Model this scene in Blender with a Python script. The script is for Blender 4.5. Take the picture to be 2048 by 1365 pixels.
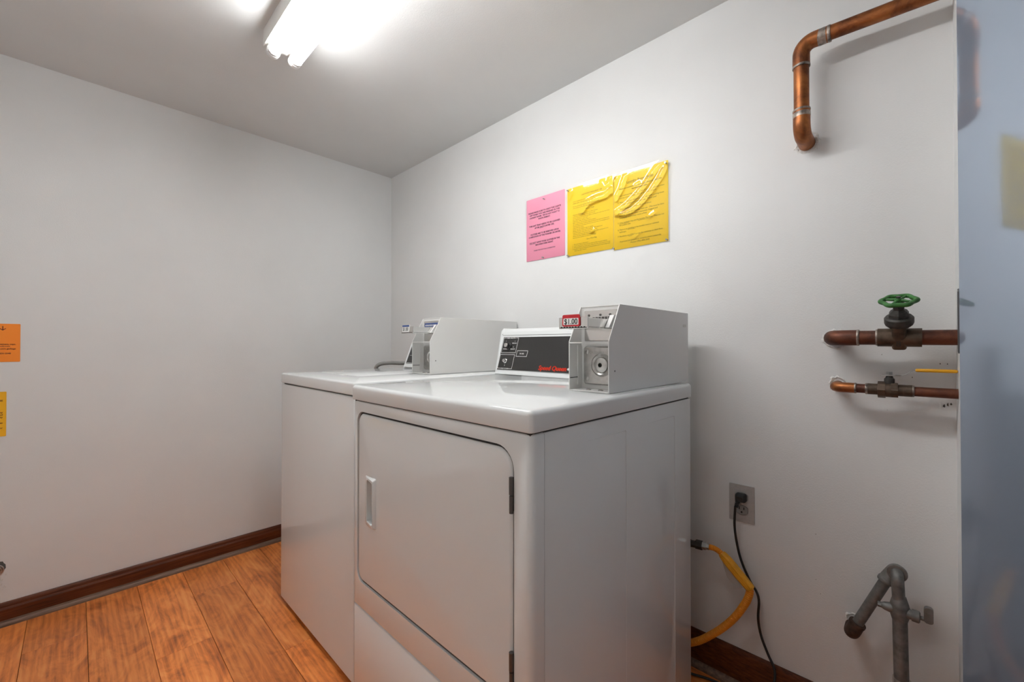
import bpy, bmesh, math, random
from mathutils import Vector, Matrix
random.seed(7)
for o in list(bpy.data.objects): bpy.data.objects.remove(o)
SC = bpy.context.scene
COL = SC.collection
PI = math.pi
R = math.radians

# ---------------------------------------------------------------- camera
cam = bpy.data.cameras.new('camera')
cam.sensor_fit = 'HORIZONTAL'; cam.sensor_width = 36.0
cam.lens = 837.0 / 2048.0 * 36.0
cam.clip_start = 0.02
camo = bpy.data.objects.new('camera', cam); COL.objects.link(camo)
camo.location = (0, 0, 1.045)
camo.rotation_euler = (R(90 + 0.513), 0, R(43.87))
SC.camera = camo

# ---------------------------------------------------------------- world (dim hallway light that enters by the open doorway)
W = bpy.data.worlds.new('hallway_light'); SC.world = W; W.use_nodes = True
W.node_tree.nodes['Background'].inputs[0].default_value = (0.86, 0.92, 1.0, 1)
W.node_tree.nodes['Background'].inputs[1].default_value = 0.1

# ---------------------------------------------------------------- exposure
SC.view_settings.view_transform = 'Standard'
SC.view_settings.look = 'None'
SC.view_settings.gamma = 1.0
SC.view_settings.use_curve_mapping = False
SC.view_settings.exposure = 0.0
TUBE_STRENGTH = 35.0

# ---------------------------------------------------------------- room dimensions (metres)
XA, YB, ZC, XC, YFR = -2.462, 1.422, 2.136, 0.070, -0.50   # left wall, back wall, ceiling, right wall, wall behind the camera

# ================================================================ materials
def mat(name):
    m = bpy.data.materials.new(name); m.use_nodes = True
    return m, m.node_tree.nodes, m.node_tree.links, m.node_tree.nodes['Principled BSDF']
def setc(b, col, rough=.5, metal=0.0, spec=None):
    b.inputs['Base Color'].default_value = (*col, 1); b.inputs['Roughness'].default_value = rough
    b.inputs['Metallic'].default_value = metal
    if spec is not None: b.inputs['Specular IOR Level'].default_value = spec
def coords(n, l, scale=(1, 1, 1), kind='Object'):
    t = n.new('ShaderNodeTexCoord'); mp = n.new('ShaderNodeMapping'); mp.inputs['Scale'].default_value = scale
    l.new(t.outputs[kind], mp.inputs['Vector']); return mp.outputs['Vector']
def noise(n, l, vec, scale, detail=3, rough=.5, dist=0):
    t = n.new('ShaderNodeTexNoise'); t.inputs['Scale'].default_value = scale; t.inputs['Detail'].default_value = detail
    t.inputs['Roughness'].default_value = rough; t.inputs['Distortion'].default_value = dist
    l.new(vec, t.inputs['Vector']); return t.outputs['Fac']
def ramp(n, l, fac, stops):
    r = n.new('ShaderNodeValToRGB'); e = r.color_ramp.elements
    while len(e) < len(stops): e.new(.5)
    for i, (p, c) in enumerate(stops): e[i].position = p; e[i].color = (*c, 1) if len(c) == 3 else c
    l.new(fac, r.inputs['Fac']); return r.outputs['Color']
def bump(n, l, b, h, strength, dist=.001):
    k = n.new('ShaderNodeBump'); k.inputs['Strength'].default_value = strength; k.inputs['Distance'].default_value = dist
    l.new(h, k.inputs['Height']); l.new(k.outputs['Normal'], b.inputs['Normal'])
def simple(name, col, rough=.5, metal=0.0, spec=None, var=0.0, vscale=30):
    m, n, l, b = mat(name); setc(b, col, rough, metal, spec)
    if var:
        f = noise(n, l, coords(n, l), vscale, 4)
        lo = tuple(max(0, c * (1 - var)) for c in col); hi = tuple(min(1, c * (1 + var)) for c in col)
        l.new(ramp(n, l, f, [(.3, lo), (.7, hi)]), b.inputs['Base Color'])
    return m
def paint(name, col, rough, peel=.25):
    m, n, l, b = mat(name); setc(b, col, rough)
    v = coords(n, l)
    f = noise(n, l, v, 3.0, 3)
    l.new(ramp(n, l, f, [(.3, tuple(c * .97 for c in col)), (.7, tuple(min(1, c * 1.02) for c in col))]), b.inputs['Base Color'])
    bump(n, l, b, noise(n, l, v, 260, 3, .6), peel, .0012)
    return m
M = {}
M['wall'] = paint('wall_paint', (.785, .79, .78), .55, .3)
M['ceiling'] = paint('ceiling_paint', (.735, .739, .729), .6, .3)
M['plaster'] = simple('torn_plaster', (.75, .74, .71), .9, var=.15, vscale=200)
M['hole'] = simple('dark_hole', (.015, .014, .012), .95)
M['scuff'] = simple('scuff', (.10, .095, .085), .8)
M['enamel'] = None
def enamel():
    m, n, l, b = mat('white_enamel'); setc(b, (.77, .79, .785), .07, 0, .4)
    v = coords(n, l)
    bump(n, l, b, noise(n, l, v, 18, 2, .5), .02, .001)
    return m
M['enamel'] = enamel()
M['box_paint'] = paint('powder_coat', (.78, .775, .755), .38, .1)
M['box_in'] = paint('powder_coat_inside', (.74, .735, .715), .45, .1)
M['black_panel'] = simple('console_print_black', (.028, .027, .026), .38)
M['gap'] = simple('gap_dark', (.03, .029, .027), .8)
M['white_print'] = simple('print_white', (.75, .75, .73), .5)
M['red_print'] = simple('print_red', (.85, .045, .012), .45)
M['black_print'] = simple('print_black', (.02, .02, .02), .6)
M['purple_print'] = simple('print_dark', (.10, .02, .05), .6)
M['brown_print'] = simple('print_olive', (.14, .09, .0), .6)
M['maroon_print'] = simple('print_maroon', (.12, .012, .005), .6)
M['chrome'] = simple('chrome', (.72, .71, .69), .14, 1.0)
M['steel'] = simple('brushed_steel', (.50, .49, .47), .33, 1.0, var=.12, vscale=80)
M['dark_steel'] = simple('dark_steel', (.13, .125, .12), .42, .9)
M['galv'] = simple('galvanised_pipe', (.20, .195, .185), .55, .55, var=.3, vscale=60)
M['galv_light'] = simple('bright_union', (.62, .61, .58), .3, .9)
M['rust'] = simple('rusty_elbow', (.085, .05, .035), .65, .3, var=.4, vscale=70)
M['brass_dark'] = simple('tarnished_bronze', (.105, .072, .05), .5, .6, var=.35, vscale=60)
M['iron_dark'] = simple('dark_bronze', (.07, .065, .06), .55, .5, var=.3, vscale=90)
M['solder'] = simple('solder', (.30, .255, .22), .45, .6, var=.75, vscale=75)
M['green'] = simple('green_enamel', (.035, .16, .03), .5, 0, var=.35, vscale=90)
M['yellow_lever'] = simple('yellow_grip', (.82, .40, .01), .45)
M['hose_yellow'] = simple('yellow_coating', (.82, .28, .008), .38)
M['tag_yellow'] = simple('yellow_tag', (.72, .33, .015), .4, var=.15, vscale=60)
M['tag_paper'] = simple('tag_paper', (.45, .42, .38), .6)
M['rubber'] = simple('black_rubber', (.012, .012, .012), .45)
M['grey_hose'] = simple('grey_hose', (.22, .215, .205), .45)
M['plate_steel'] = simple('stainless_plate', (.46, .455, .44), .4, .3, var=.06, vscale=120)
M['grey_plastic'] = simple('grey_plastic', (.33, .325, .31), .45)
M['fixture'] = simple('fixture_white', (.78, .77, .74), .4)
M['holder'] = simple('lampholder_white', (.85, .84, .82), .4)
M['pink'] = simple('pink_paper', (.97, .42, .56), .55)
M['yellow'] = simple('yellow_paper', (.98, .70, .008), .5)
M['yellow2'] = simple('golden_paper', (.92, .48, .01), .55)
M['orange'] = simple('orange_paper', (.95, .27, .018), .55)
M['blue_print'] = simple('print_blue', (.03, .07, .24), .45)
M['label_red'] = simple('label_red', (.50, .012, .02), .4)
M['label_white'] = simple('label_white', (.82, .81, .78), .45)
M['pin'] = simple('clear_pin', (.55, .54, .52), .15, .3)
M['hinge'] = simple('painted_hinge', (.10, .10, .105), .5, .5)

def copper():
    m, n, l, b = mat('aged_copper'); b.inputs['Metallic'].default_value = .75
    v = coords(n, l)
    f = noise(n, l, v, 14, 6, .65, .6)
    l.new(ramp(n, l, f, [(.28, (.06, .022, .012)), (.45, (.22, .075, .028)), (.62, (.42, .15, .045)), (.8, (.30, .12, .05))]), b.inputs['Base Color'])
    r = n.new('ShaderNodeMapRange'); r.inputs[3].default_value = .3; r.inputs[4].default_value = .55
    l.new(noise(n, l, v, 40, 3), r.inputs[0]); l.new(r.outputs[0], b.inputs['Roughness'])
    return m
M['copper'] = copper()
def copper_dull():
    m, n, l, b = mat('brown_copper'); b.inputs['Metallic'].default_value = .55; b.inputs['Roughness'].default_value = .48
    v = coords(n, l)
    f = noise(n, l, v, 22, 6, .65, .4)
    l.new(ramp(n, l, f, [(.3, (.035, .02, .015)), (.5, (.13, .045, .026)), (.72, (.22, .075, .035))]), b.inputs['Base Color'])
    return m
M['copper_dull'] = copper_dull()

def wood():
    m, n, l, b = mat('orange_laminate'); b.inputs['Roughness'].default_value = .36
    t = n.new('ShaderNodeTexCoord'); oi = n.new('ShaderNodeObjectInfo')
    sc = n.new('ShaderNodeVectorMath'); sc.operation = 'SCALE'; sc.inputs[0].default_value = (13.1, 7.7, 3.3)
    l.new(oi.outputs['Random'], sc.inputs['Scale'])
    ad = n.new('ShaderNodeVectorMath'); ad.operation = 'ADD'
    l.new(t.outputs['Object'], ad.inputs[0]); l.new(sc.outputs[0], ad.inputs[1])
    def mp(s):
        k = n.new('ShaderNodeMapping'); k.inputs['Scale'].default_value = s; l.new(ad.outputs[0], k.inputs['Vector']); return k.outputs['Vector']
    wv = n.new('ShaderNodeTexWave'); wv.wave_type = 'BANDS'; wv.bands_direction = 'Y'
    wv.inputs['Scale'].default_value = 16; wv.inputs['Distortion'].default_value = 7; wv.inputs['Detail'].default_value = 3
    wv.inputs['Detail Scale'].default_value = 1.1
    l.new(mp((.10, 1.1, 1)), wv.inputs['Vector'])
    fine = noise(n, l, mp((3, 80, 5)), 2.2, 5, .6)
    blot = noise(n, l, mp((2.4, 6.0, 1)), 1.9, 6, .62, 1.6)
    mx = n.new('ShaderNodeMath'); mx.operation = 'MULTIPLY_ADD'; mx.inputs[1].default_value = .07
    l.new(wv.outputs['Fac'], mx.inputs[0])
    m2 = n.new('ShaderNodeMath'); m2.operation = 'MULTIPLY_ADD'; m2.inputs[1].default_value = .26
    l.new(fine, m2.inputs[0])
    m3 = n.new('ShaderNodeMath'); m3.operation = 'MULTIPLY'; m3.inputs[1].default_value = .62
    l.new(blot, m3.inputs[0]); l.new(m3.outputs[0], m2.inputs[2]); l.new(m2.outputs[0], mx.inputs[2])
    c = ramp(n, l, mx.outputs[0], [(.28, (.28, .07, .016)), (.41, (.62, .178, .040)), (.50, (.82, .262, .062)), (.63, (.93, .38, .115))])
    hs = n.new('ShaderNodeHueSaturation'); hs.inputs['Saturation'].default_value = 1.0
    mr = n.new('ShaderNodeMapRange'); mr.inputs[3].default_value = .86; mr.inputs[4].default_value = 1.12
    l.new(oi.outputs['Random'], mr.inputs[0]); l.new(mr.outputs[0], hs.inputs['Value'])
    l.new(c, hs.inputs['Color']); l.new(hs.outputs['Color'], b.inputs['Base Color'])
    bump(n, l, b, fine, .18, .001)
    return m
M['wood'] = wood()
def stained():
    m, n, l, b = mat('stained_baseboard'); b.inputs['Roughness'].default_value = .42; b.inputs['Specular IOR Level'].default_value = .3
    f = noise(n, l, coords(n, l, (14, 2.2, 60)), 3, 5, .6)
    l.new(ramp(n, l, f, [(.3, (.05, .012, .004)), (.55, (.12, .031, .009)), (.8, (.19, .055, .016))]), b.inputs['Base Color'])
    bump(n, l, b, f, .15)
    return m
M['base'] = stained()
def shoe_wood():
    m, n, l, b = mat('shoe_moulding'); b.inputs['Roughness'].default_value = .5
    f = noise(n, l, coords(n, l, (30, 3, 60)), 3, 5, .6)
    l.new(ramp(n, l, f, [(.3, (.10, .055, .035)), (.7, (.26, .15, .095))]), b.inputs['Base Color'])
    return m
M['shoe'] = shoe_wood()
def door_paint():
    m, n, l, b = mat('blue_gloss_door_paint'); setc(b, (.36, .43, .54), .07, .45, .8)
    b.inputs['Coat Weight'].default_value = .6; b.inputs['Coat Roughness'].default_value = .05
    v = coords(n, l)
    bump(n, l, b, noise(n, l, v, 45, 2), .025, .001)
    return m
M['door'] = door_paint()
def film():
    m, n, l, b = mat('clear_plastic_sleeve'); n.remove(b)
    out = n['Material Output']; tr = n.new('ShaderNodeBsdfTransparent'); gl = n.new('ShaderNodeBsdfGlossy')
    gl.inputs['Roughness'].default_value = .05
    fr = n.new('ShaderNodeFresnel'); fr.inputs['IOR'].default_value = 1.55
    mx = n.new('ShaderNodeMixShader'); l.new(fr.outputs[0], mx.inputs[0]); l.new(tr.outputs[0], mx.inputs[1]); l.new(gl.outputs[0], mx.inputs[2])
    l.new(mx.outputs[0], out.inputs['Surface']); return m
M['film'] = film()
def lamp_mat():
    m, n, l, b = mat('lit_tube'); setc(b, (.9, .9, .88), .3)
    b.inputs['Emission Color'].default_value = (.985, .99, 1.0, 1); b.inputs['Emission Strength'].default_value = TUBE_STRENGTH
    return m
M['tube'] = lamp_mat()

# ================================================================ geometry helpers
def link(name, bm, material, parent=None, smooth=None, origin=None, recalc=True):
    """one mesh object from a bmesh in world coordinates"""
    if recalc: bmesh.ops.recalc_face_normals(bm, faces=bm.faces)
    me = bpy.data.meshes.new(name)
    org = Vector(origin) if origin is not None else (Vector(parent['org']) if parent is not None and 'org' in parent else Vector((0, 0, 0)))
    bmesh.ops.translate(bm, verts=bm.verts, vec=-org)
    bm.to_mesh(me); bm.free()
    if smooth is not None:
        for p in me.polygons: p.use_smooth = True
        me.set_sharp_from_angle(angle=R(smooth))
    me.materials.append(M[material] if isinstance(material, str) else material)
    o = bpy.data.objects.new(name, me); COL.objects.link(o)
    if parent is not None:
        o.parent = parent
        o.location = org - Vector(parent['org']) if 'org' in parent else org
    else:
        o.location = org
    o['org'] = tuple(org)
    return o
def tag(o, label=None, cat=None, group=None, kind=None):
    if label: o['label'] = label
    if cat: o['category'] = cat
    if group: o['group'] = group
    if kind: o['kind'] = kind
    return o
def thing(name, label, cat, loc=(0, 0, 0), group=None):
    o = bpy.data.objects.new(name, None); COL.objects.link(o); o.location = loc; o['org'] = tuple(loc)
    o.empty_display_size = .05
    return tag(o, label, cat, group)
def box(bm, x0, x1, y0, y1, z0, z1, r=0, seg=2):
    ret = bmesh.ops.create_cube(bm, size=1)
    vs = ret['verts']
    bmesh.ops.scale(bm, vec=(x1 - x0, y1 - y0, z1 - z0), verts=vs)
    bmesh.ops.translate(bm, vec=((x0 + x1) / 2, (y0 + y1) / 2, (z0 + z1) / 2), verts=vs)
    if r:
        es = list({e for v in vs for e in v.link_edges})
        bmesh.ops.bevel(bm, geom=es, offset=r, segments=seg, affect='EDGES', profile=.5)
    return bm
def B(*a, **k): return box(bmesh.new(), *a, **k)
def fillet(pts, r, n=8):
    P = [Vector(p) for p in pts]; out = [P[0]]
    for i in range(1, len(P) - 1):
        a, b, c = P[i - 1], P[i], P[i + 1]
        u = (a - b).normalized(); v = (c - b).normalized()
        ang = u.angle(v)
        if ang > PI - .01: out.append(b); continue
        rr = r[i] if isinstance(r, (list, tuple)) else r
        t = min(rr / math.tan(ang / 2), (a - b).length * .49, (c - b).length * .49); rr = t * math.tan(ang / 2)
        ctr = b + (u + v).normalized() * (rr / math.sin(ang / 2))
        s = b + u * t - ctr; e = b + v * t - ctr
        tot = s.angle(e); ax = s.cross(e).normalized()
        for k in range(n + 1): out.append(ctr + Matrix.Rotation(tot * k / n, 3, ax) @ s)
    out.append(P[-1]); return out
def spline(pts, n=8):
    P = [Vector(p) for p in pts]; out = []
    for i in range(len(P) - 1):
        p0 = P[max(i - 1, 0)]; p1 = P[i]; p2 = P[i + 1]; p3 = P[min(i + 2, len(P) - 1)]
        for k in range(n):
            t = k / n
            out.append(.5 * ((2 * p1) + (-p0 + p2) * t + (2 * p0 - 5 * p1 + 4 * p2 - p3) * t * t + (-p0 + 3 * p1 - 3 * p2 + p3) * t ** 3))
    out.append(P[-1]); return out
RS = 1.0   # radius factor of the pipe being built
def tube(bm, pts, rad, seg=20, cap=True):
    P = [Vector(p) for p in pts]; rings = []
    T = [((P[min(i + 1, len(P) - 1)] - P[max(i - 1, 0)]).normalized()) for i in range(len(P))]
    up = Vector((0, 0, 1)) if abs(T[0].z) < .9 else Vector((1, 0, 0))
    nrm = T[0].cross(up).normalized()
    for i, p in enumerate(P):
        if i: nrm = (nrm - T[i] * nrm.dot(T[i])).normalized()
        bn = T[i].cross(nrm); rr = (rad[i] if isinstance(rad, (list, tuple)) else rad) * RS
        rings.append([bm.verts.new(p + (nrm * math.cos(2 * PI * k / seg) + bn * math.sin(2 * PI * k / seg)) * rr) for k in range(seg)])
    for a, b in zip(rings, rings[1:]):
        for k in range(seg): bm.faces.new((a[k], a[(k + 1) % seg], b[(k + 1) % seg], b[k]))
    if cap: bm.faces.new(rings[0][::-1]); bm.faces.new(rings[-1])
    return bm
def TB(*a, **k): return tube(bmesh.new(), *a, **k)
def lathe(bm, prof, origin, axis, seg=28, flat=None):
    """prof: list of (radius, height) along axis; flat = number of sides for hex nuts"""
    ax = Vector(axis).normalized(); up = Vector((0, 0, 1)) if abs(ax.z) < .9 else Vector((1, 0, 0))
    u = ax.cross(up).normalized(); v = ax.cross(u); O = Vector(origin); s = flat or seg; rings = []
    for r, h in prof:
        r = max(r * RS, 1e-5)
        rings.append([bm.verts.new(O + ax * h + (u * math.cos(2 * PI * k / s) + v * math.sin(2 * PI * k / s)) * r) for k in range(s)])
    for a, b in zip(rings, rings[1:]):
        for k in range(s): bm.faces.new((a[k], a[(k + 1) % s], b[(k + 1) % s], b[k]))
    bm.faces.new(rings[0][::-1]); bm.faces.new(rings[-1]); return bm
def LT(*a, **k): return lathe(bmesh.new(), *a, **k)
def rrect(x0, x1, y0, y1, rads, n=7):
    """rounded rectangle outline; rads for BL, BR, TR, TL"""
    if not isinstance(rads, (list, tuple)): rads = [rads] * 4
    out = []
    for (cx, cy, sx, sy, a0), r in zip(((x0, y0, 1, 1, PI), (x1, y0, -1, 1, 1.5 * PI), (x1, y1, -1, -1, 0), (x0, y1, 1, -1, .5 * PI)), rads):
        c = (cx + sx * r, cy + sy * r)
        for k in range(n + 1):
            a = a0 + .5 * PI * k / n; out.append((c[0] + r * math.cos(a), c[1] + r * math.sin(a)))
    return out
def plate(bm, outer, holes, place, t0, t1):
    """flat plate with holes; place(u, v, t) -> point"""
    loops = [outer] + list(holes); VV = []
    for t in (t0, t1):
        es = []; vl = []
        for lp in loops:
            vs = [bm.verts.new(place(u, v, t)) for u, v in lp]; vl.append(vs)
            es += [bm.edges.new((vs[i], vs[(i + 1) % len(vs)])) for i in range(len(vs))]
        bmesh.ops.triangle_fill(bm, edges=es, use_beauty=True, use_dissolve=False)
        VV.append(vl)
    for a, b in zip(*VV):
        for i in range(len(a)): j = (i + 1) % len(a); bm.faces.new((a[i], a[j], b[j], b[i]))
    return bm
def solid(bm, loop, place, layers):
    """stack of outlines: layers = [(inset, t)], the ends closed; outline scaled towards the inside by inset"""
    def inset(lp, d):
        if d == 0: return lp
        n = len(lp); out = []
        for i in range(n):
            p0, p1, p2 = Vector(lp[i - 1]), Vector(lp[i]), Vector(lp[(i + 1) % n])
            a = (p1 - p0); c = (p2 - p1)
            if a.length < 1e-9: a = c
            if c.length < 1e-9: c = a
            na = Vector((-a.y, a.x)).normalized(); nc = Vector((-c.y, c.x)).normalized()
            m = (na + nc); m = m / max(.3, m.length_squared / 2) if m.length > 1e-6 else na
            out.append((p1.x + m.x * d, p1.y + m.y * d))
        return out
    rings = [[bm.verts.new(place(u, v, t)) for u, v in inset(loop, d)] for d, t in layers]
    for a, b in zip(rings, rings[1:]):
        for i in range(len(a)): j = (i + 1) % len(a); bm.faces.new((a[i], a[j], b[j], b[i]))
    bm.faces.new(rings[0][::-1]); bm.faces.new(rings[-1]); return bm
def text(bm, body, size, M4, align='LEFT', shear=0, offset=0, spacing=1.0, line=1.0, width=None, res=2):
    cu = bpy.data.curves.new('t', 'FONT'); cu.body = body; cu.size = size; cu.align_x = align; cu.shear = shear
    cu.offset = offset; cu.resolution_u = res; cu.space_character = spacing; cu.space_line = line; cu.fill_mode = 'FRONT'
    ob = bpy.data.objects.new('t', cu); COL.objects.link(ob)
    dg = bpy.context.evaluated_depsgraph_get(); dg.update()
    me = bpy.data.meshes.new_from_object(ob.evaluated_get(dg))
    if width:
        xs = [v.co.x for v in me.vertices]
        if xs:
            k = width / (max(xs) - min(xs))
            for v in me.vertices: v.co.x *= k
    me.transform(M4); bm.from_mesh(me)
    bpy.data.objects.remove(ob); bpy.data.curves.remove(cu); bpy.data.meshes.remove(me)
    return bm
def frame(o, u, v):
    u = Vector(u).normalized(); v = Vector(v).normalized(); w = u.cross(v)
    m = Matrix((u, v, w)).transposed().to_4x4(); m.translation = Vector(o); return m
def strip(bm, pts, w, place, t=.0004):
    """thin printed line through 2-D points"""
    for a, b in zip(pts, pts[1:]):
        a = Vector(a); b = Vector(b); d = (b - a).normalized(); nn = Vector((-d.y, d.x)) * w / 2; e = d * w / 2
        q = [a - e + nn, b + e + nn, b + e - nn, a - e - nn]
        bm.faces.new([bm.verts.new(place(p.x, p.y, t)) for p in q])
    return bm
wallB = lambda y: (lambda u, v, t: (u, y - t, v))
wallA = lambda x: (lambda u, v, t: (x + t, u, v))

# ================================================================ room shell
fl = link('floor', B(XA - .1, 1.3, YFR - .1, YB + .1, -.06, -.012), M['gap']); tag(fl, 'floor of orange wood-look laminate planks', kind='structure')
PW = .1555
bmp = {}
def plank_mesh(L):
    key = round(L, 3)
    if key not in bmp:
        bm = bmesh.new(); w = PW - .0012
        ring = [(-L / 2, -w / 2), (L / 2, -w / 2), (L / 2, w / 2), (-L / 2, w / 2)]
        solid(bm, ring, lambda u, v, t: (u, v, t), [(0, -.012), (0, -.0007), (.0006, 0)])
        bmesh.ops.recalc_face_normals(bm, faces=bm.faces)
        me = bpy.data.meshes.new('plank'); bm.to_mesh(me); bm.free(); me.materials.append(M['wood']); bmp[key] = me
    return bmp[key]
joint = {0: -2.175, 1: -1.37, 2: -1.817, 3: -2.168, 4: -1.556, -1: -1.62, -2: -2.02, -3: -1.2, -4: -1.75, -5: -2.3, 5: -2.0, 6: -1.3, 7: -1.7, 8: -2.2, 9: -1.45}
for k in range(-6, 10):
    y0 = -.1225 + PW * k
    if y0 + PW < YFR or y0 > YB: continue
    j = joint.get(k, -1.9)
    xs = [XA, j] + [j + 1.2 * i for i in range(1, 4) if j + 1.2 * i < 1.25] + [1.28]
    for a, b in zip(xs, xs[1:]):
        if b - a < .03: continue
        o = bpy.data.objects.new('plank', plank_mesh(b - a - .0012)); COL.objects.link(o); o.parent = fl
        o.location = ((a + b) / 2 - fl.location.x, y0 + PW / 2 - fl.location.y, -fl.location.z)

tag(link('ceiling', B(XA - .1, 1.3, YFR - .1, YB + .1, ZC, ZC + .08), 'ceiling'), 'flat pale grey painted ceiling', kind='structure')
wl = tag(link('wall_left', B(XA - .1, XA, YFR - .1, YB + .1, -.05, ZC + .08), 'wall'), 'plain pale grey wall left of the washer', kind='structure')
wb = tag(link('wall_back', B(XA - .1, 1.3, YB, YB + .1, -.05, ZC + .08), 'wall'), 'pale grey wall behind the machines with pipes', kind='structure')
tag(link('wall_front', B(XA - .1, 1.3, YFR - .1, YFR, -.05, ZC + .08), 'wall'), 'pale grey wall opposite the machines', kind='structure')
bm = B(XC, XC + .12, 1.30, YB + .01, -.05, ZC + .02)
box(bm, XC, XC + .12, YFR, .36, -.05, ZC + .02); box(bm, XC, XC + .12, .36, 1.30, 2.06, ZC + .02)
wr = tag(link('wall_right', bm, 'wall'), 'narrow return of grey wall beside the blue door', kind='structure')

# baseboards
def base_profile(h, d): return [(0, 0), (d, 0), (d, h * .70), (d * .72, h * .80), (d * .72, h * .86), (d * .45, h * .97), (d * .3, h), (0, h)]
def shoe_profile(s, d): return [(d, 0)] + [(d + s * math.cos(a), s * math.sin(a) * 1.05) for a in [PI / 2 * k / 6 for k in range(7)]]
def extrude(prof, place, s0, s1):
    bm = bmesh.new(); rings = [[bm.verts.new(place(s, d, z)) for d, z in prof] for s in (s0, s1)]
    n = len(prof)
    for i in range(n): j = (i + 1) % n; bm.faces.new((rings[0][i], rings[0][j], rings[1][j], rings[1][i]))
    bm.faces.new(rings[0][::-1]); bm.faces.new(rings[1]); return bm
pl = lambda s, d, z: (XA + d, s, z)
bl = link('baseboard_left', extrude(base_profile(.081, .014), pl, YFR, YB), 'base', smooth=25); tag(bl, 'dark stained wooden baseboard along the left wall', kind='structure')
link('shoe_moulding', extrude(shoe_profile(.017, .014), pl, YFR, YB - .014), 'shoe', bl, smooth=40)
pb = lambda s, d, z: (s, YB - d, z)
bb = link('baseboard_back', extrude(base_profile(.110, .014), pb, XA + .014, XC), 'base', smooth=25); tag(bb, 'dark stained wooden baseboard behind the machines', kind='structure')
link('shoe_moulding', extrude(shoe_profile(.017, .014), pb, XA + .031, XC), 'shoe', bb, smooth=40)

# blue door, swung out of the doorway, hinge side against the wall return
th = R(33.0); nx, ny = math.cos(th), math.sin(th); dd = .742
hx, hy = XC - .0035, (dd - nx * (XC - .0035)) / ny
ux, uy = ny, -nx                               # along the leaf, away from the hinge
def dpt(s, q, z): return (hx + ux * s + nx * q, hy + uy * s + ny * q, z)
bm = bmesh.new()
solid(bm, [(0, .012), (.86, .012), (.86, 2.03), (0, 2.03)], lambda u, v, t: dpt(u, t, v), [(.0015, 0), (0, .0015), (0, .0365), (.0015, .038)])
dr = link('door_1', bm, 'door'); tag(dr, 'glossy blue-grey door standing open at the right', kind='structure')
for zc in (.25, 1.093, 1.83):
    h = link('hinge', LT([(.0032, -.063), (.0032, .063)], dpt(-.0022, .003, zc), (0, 0, 1), seg=12), 'hinge', dr, smooth=40)
    for z_ in (-.066, .064):
        link('hinge_tip', LT([(.002, 0), (.0034, .001), (.0024, .004)], dpt(-.0022, .003, zc + z_), (0, 0, 1), seg=10), 'hinge', h, smooth=40)

# ================================================================ fluorescent ceiling light
LX0, LX1 = -1.618, -.385
t = thing('fluorescent_light', 'two-tube white fluorescent strip light on the ceiling', 'ceiling light', ((LX0 + LX1) / 2, .50, ZC))
prof = [(.440, ZC), (.440, 2.0795), (.4425, 2.0795), (.447, 2.087), (.480, 2.087), (.486, 2.082), (.516, 2.082), (.522, 2.087), (.555, 2.087), (.5595, 2.0795), (.562, 2.0795), (.562, ZC)]
bm = bmesh.new(); rg = [[bm.verts.new((x, y, z)) for y, z in prof] for x in (LX0, LX1)]
for i in range(len(prof)): j = (i + 1) % len(prof); bm.faces.new((rg[0][i], rg[0][j], rg[1][j], rg[1][i]))
bm.faces.new(rg[0][::-1]); bm.faces.new(rg[1])
link('housing', bm, 'fixture', t)
for ty in (.465, .536):
    tb = link('lamp_tube', TB([(LX0 + .028, ty, 2.060), (LX1 - .028, ty, 2.060)], .019, 24), 'tube', t, smooth=40)
    for x, s in ((LX0 + .010, 1), (LX1 - .010, -1)):
        lh_ = link('lampholder', LT([(.001, -.010), (.010, -.0085), (.0165, -.004), (.0200, .002), (.0212, .008), (.0212, .020)], (x, ty, 2.060), (s, 0, 0), seg=28), 'holder', t, smooth=60)
        link('holder_bracket', B(min(x, x + s * .012), max(x, x + s * .012), ty - .012, ty + .012, 2.066, 2.0875, r=.002, seg=1), 'holder', lh_)
        link('tube_cap', LT([(.0192, 0), (.0197, .002), (.0197, .012)], (x + s * .018, ty, 2.060), (s, 0, 0), seg=24), 'holder', tb, smooth=40)
link('end_plate', B(LX0 - .002, LX0, .443, .559, 2.090, ZC, r=.0008, seg=1), 'fixture', t)

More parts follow.
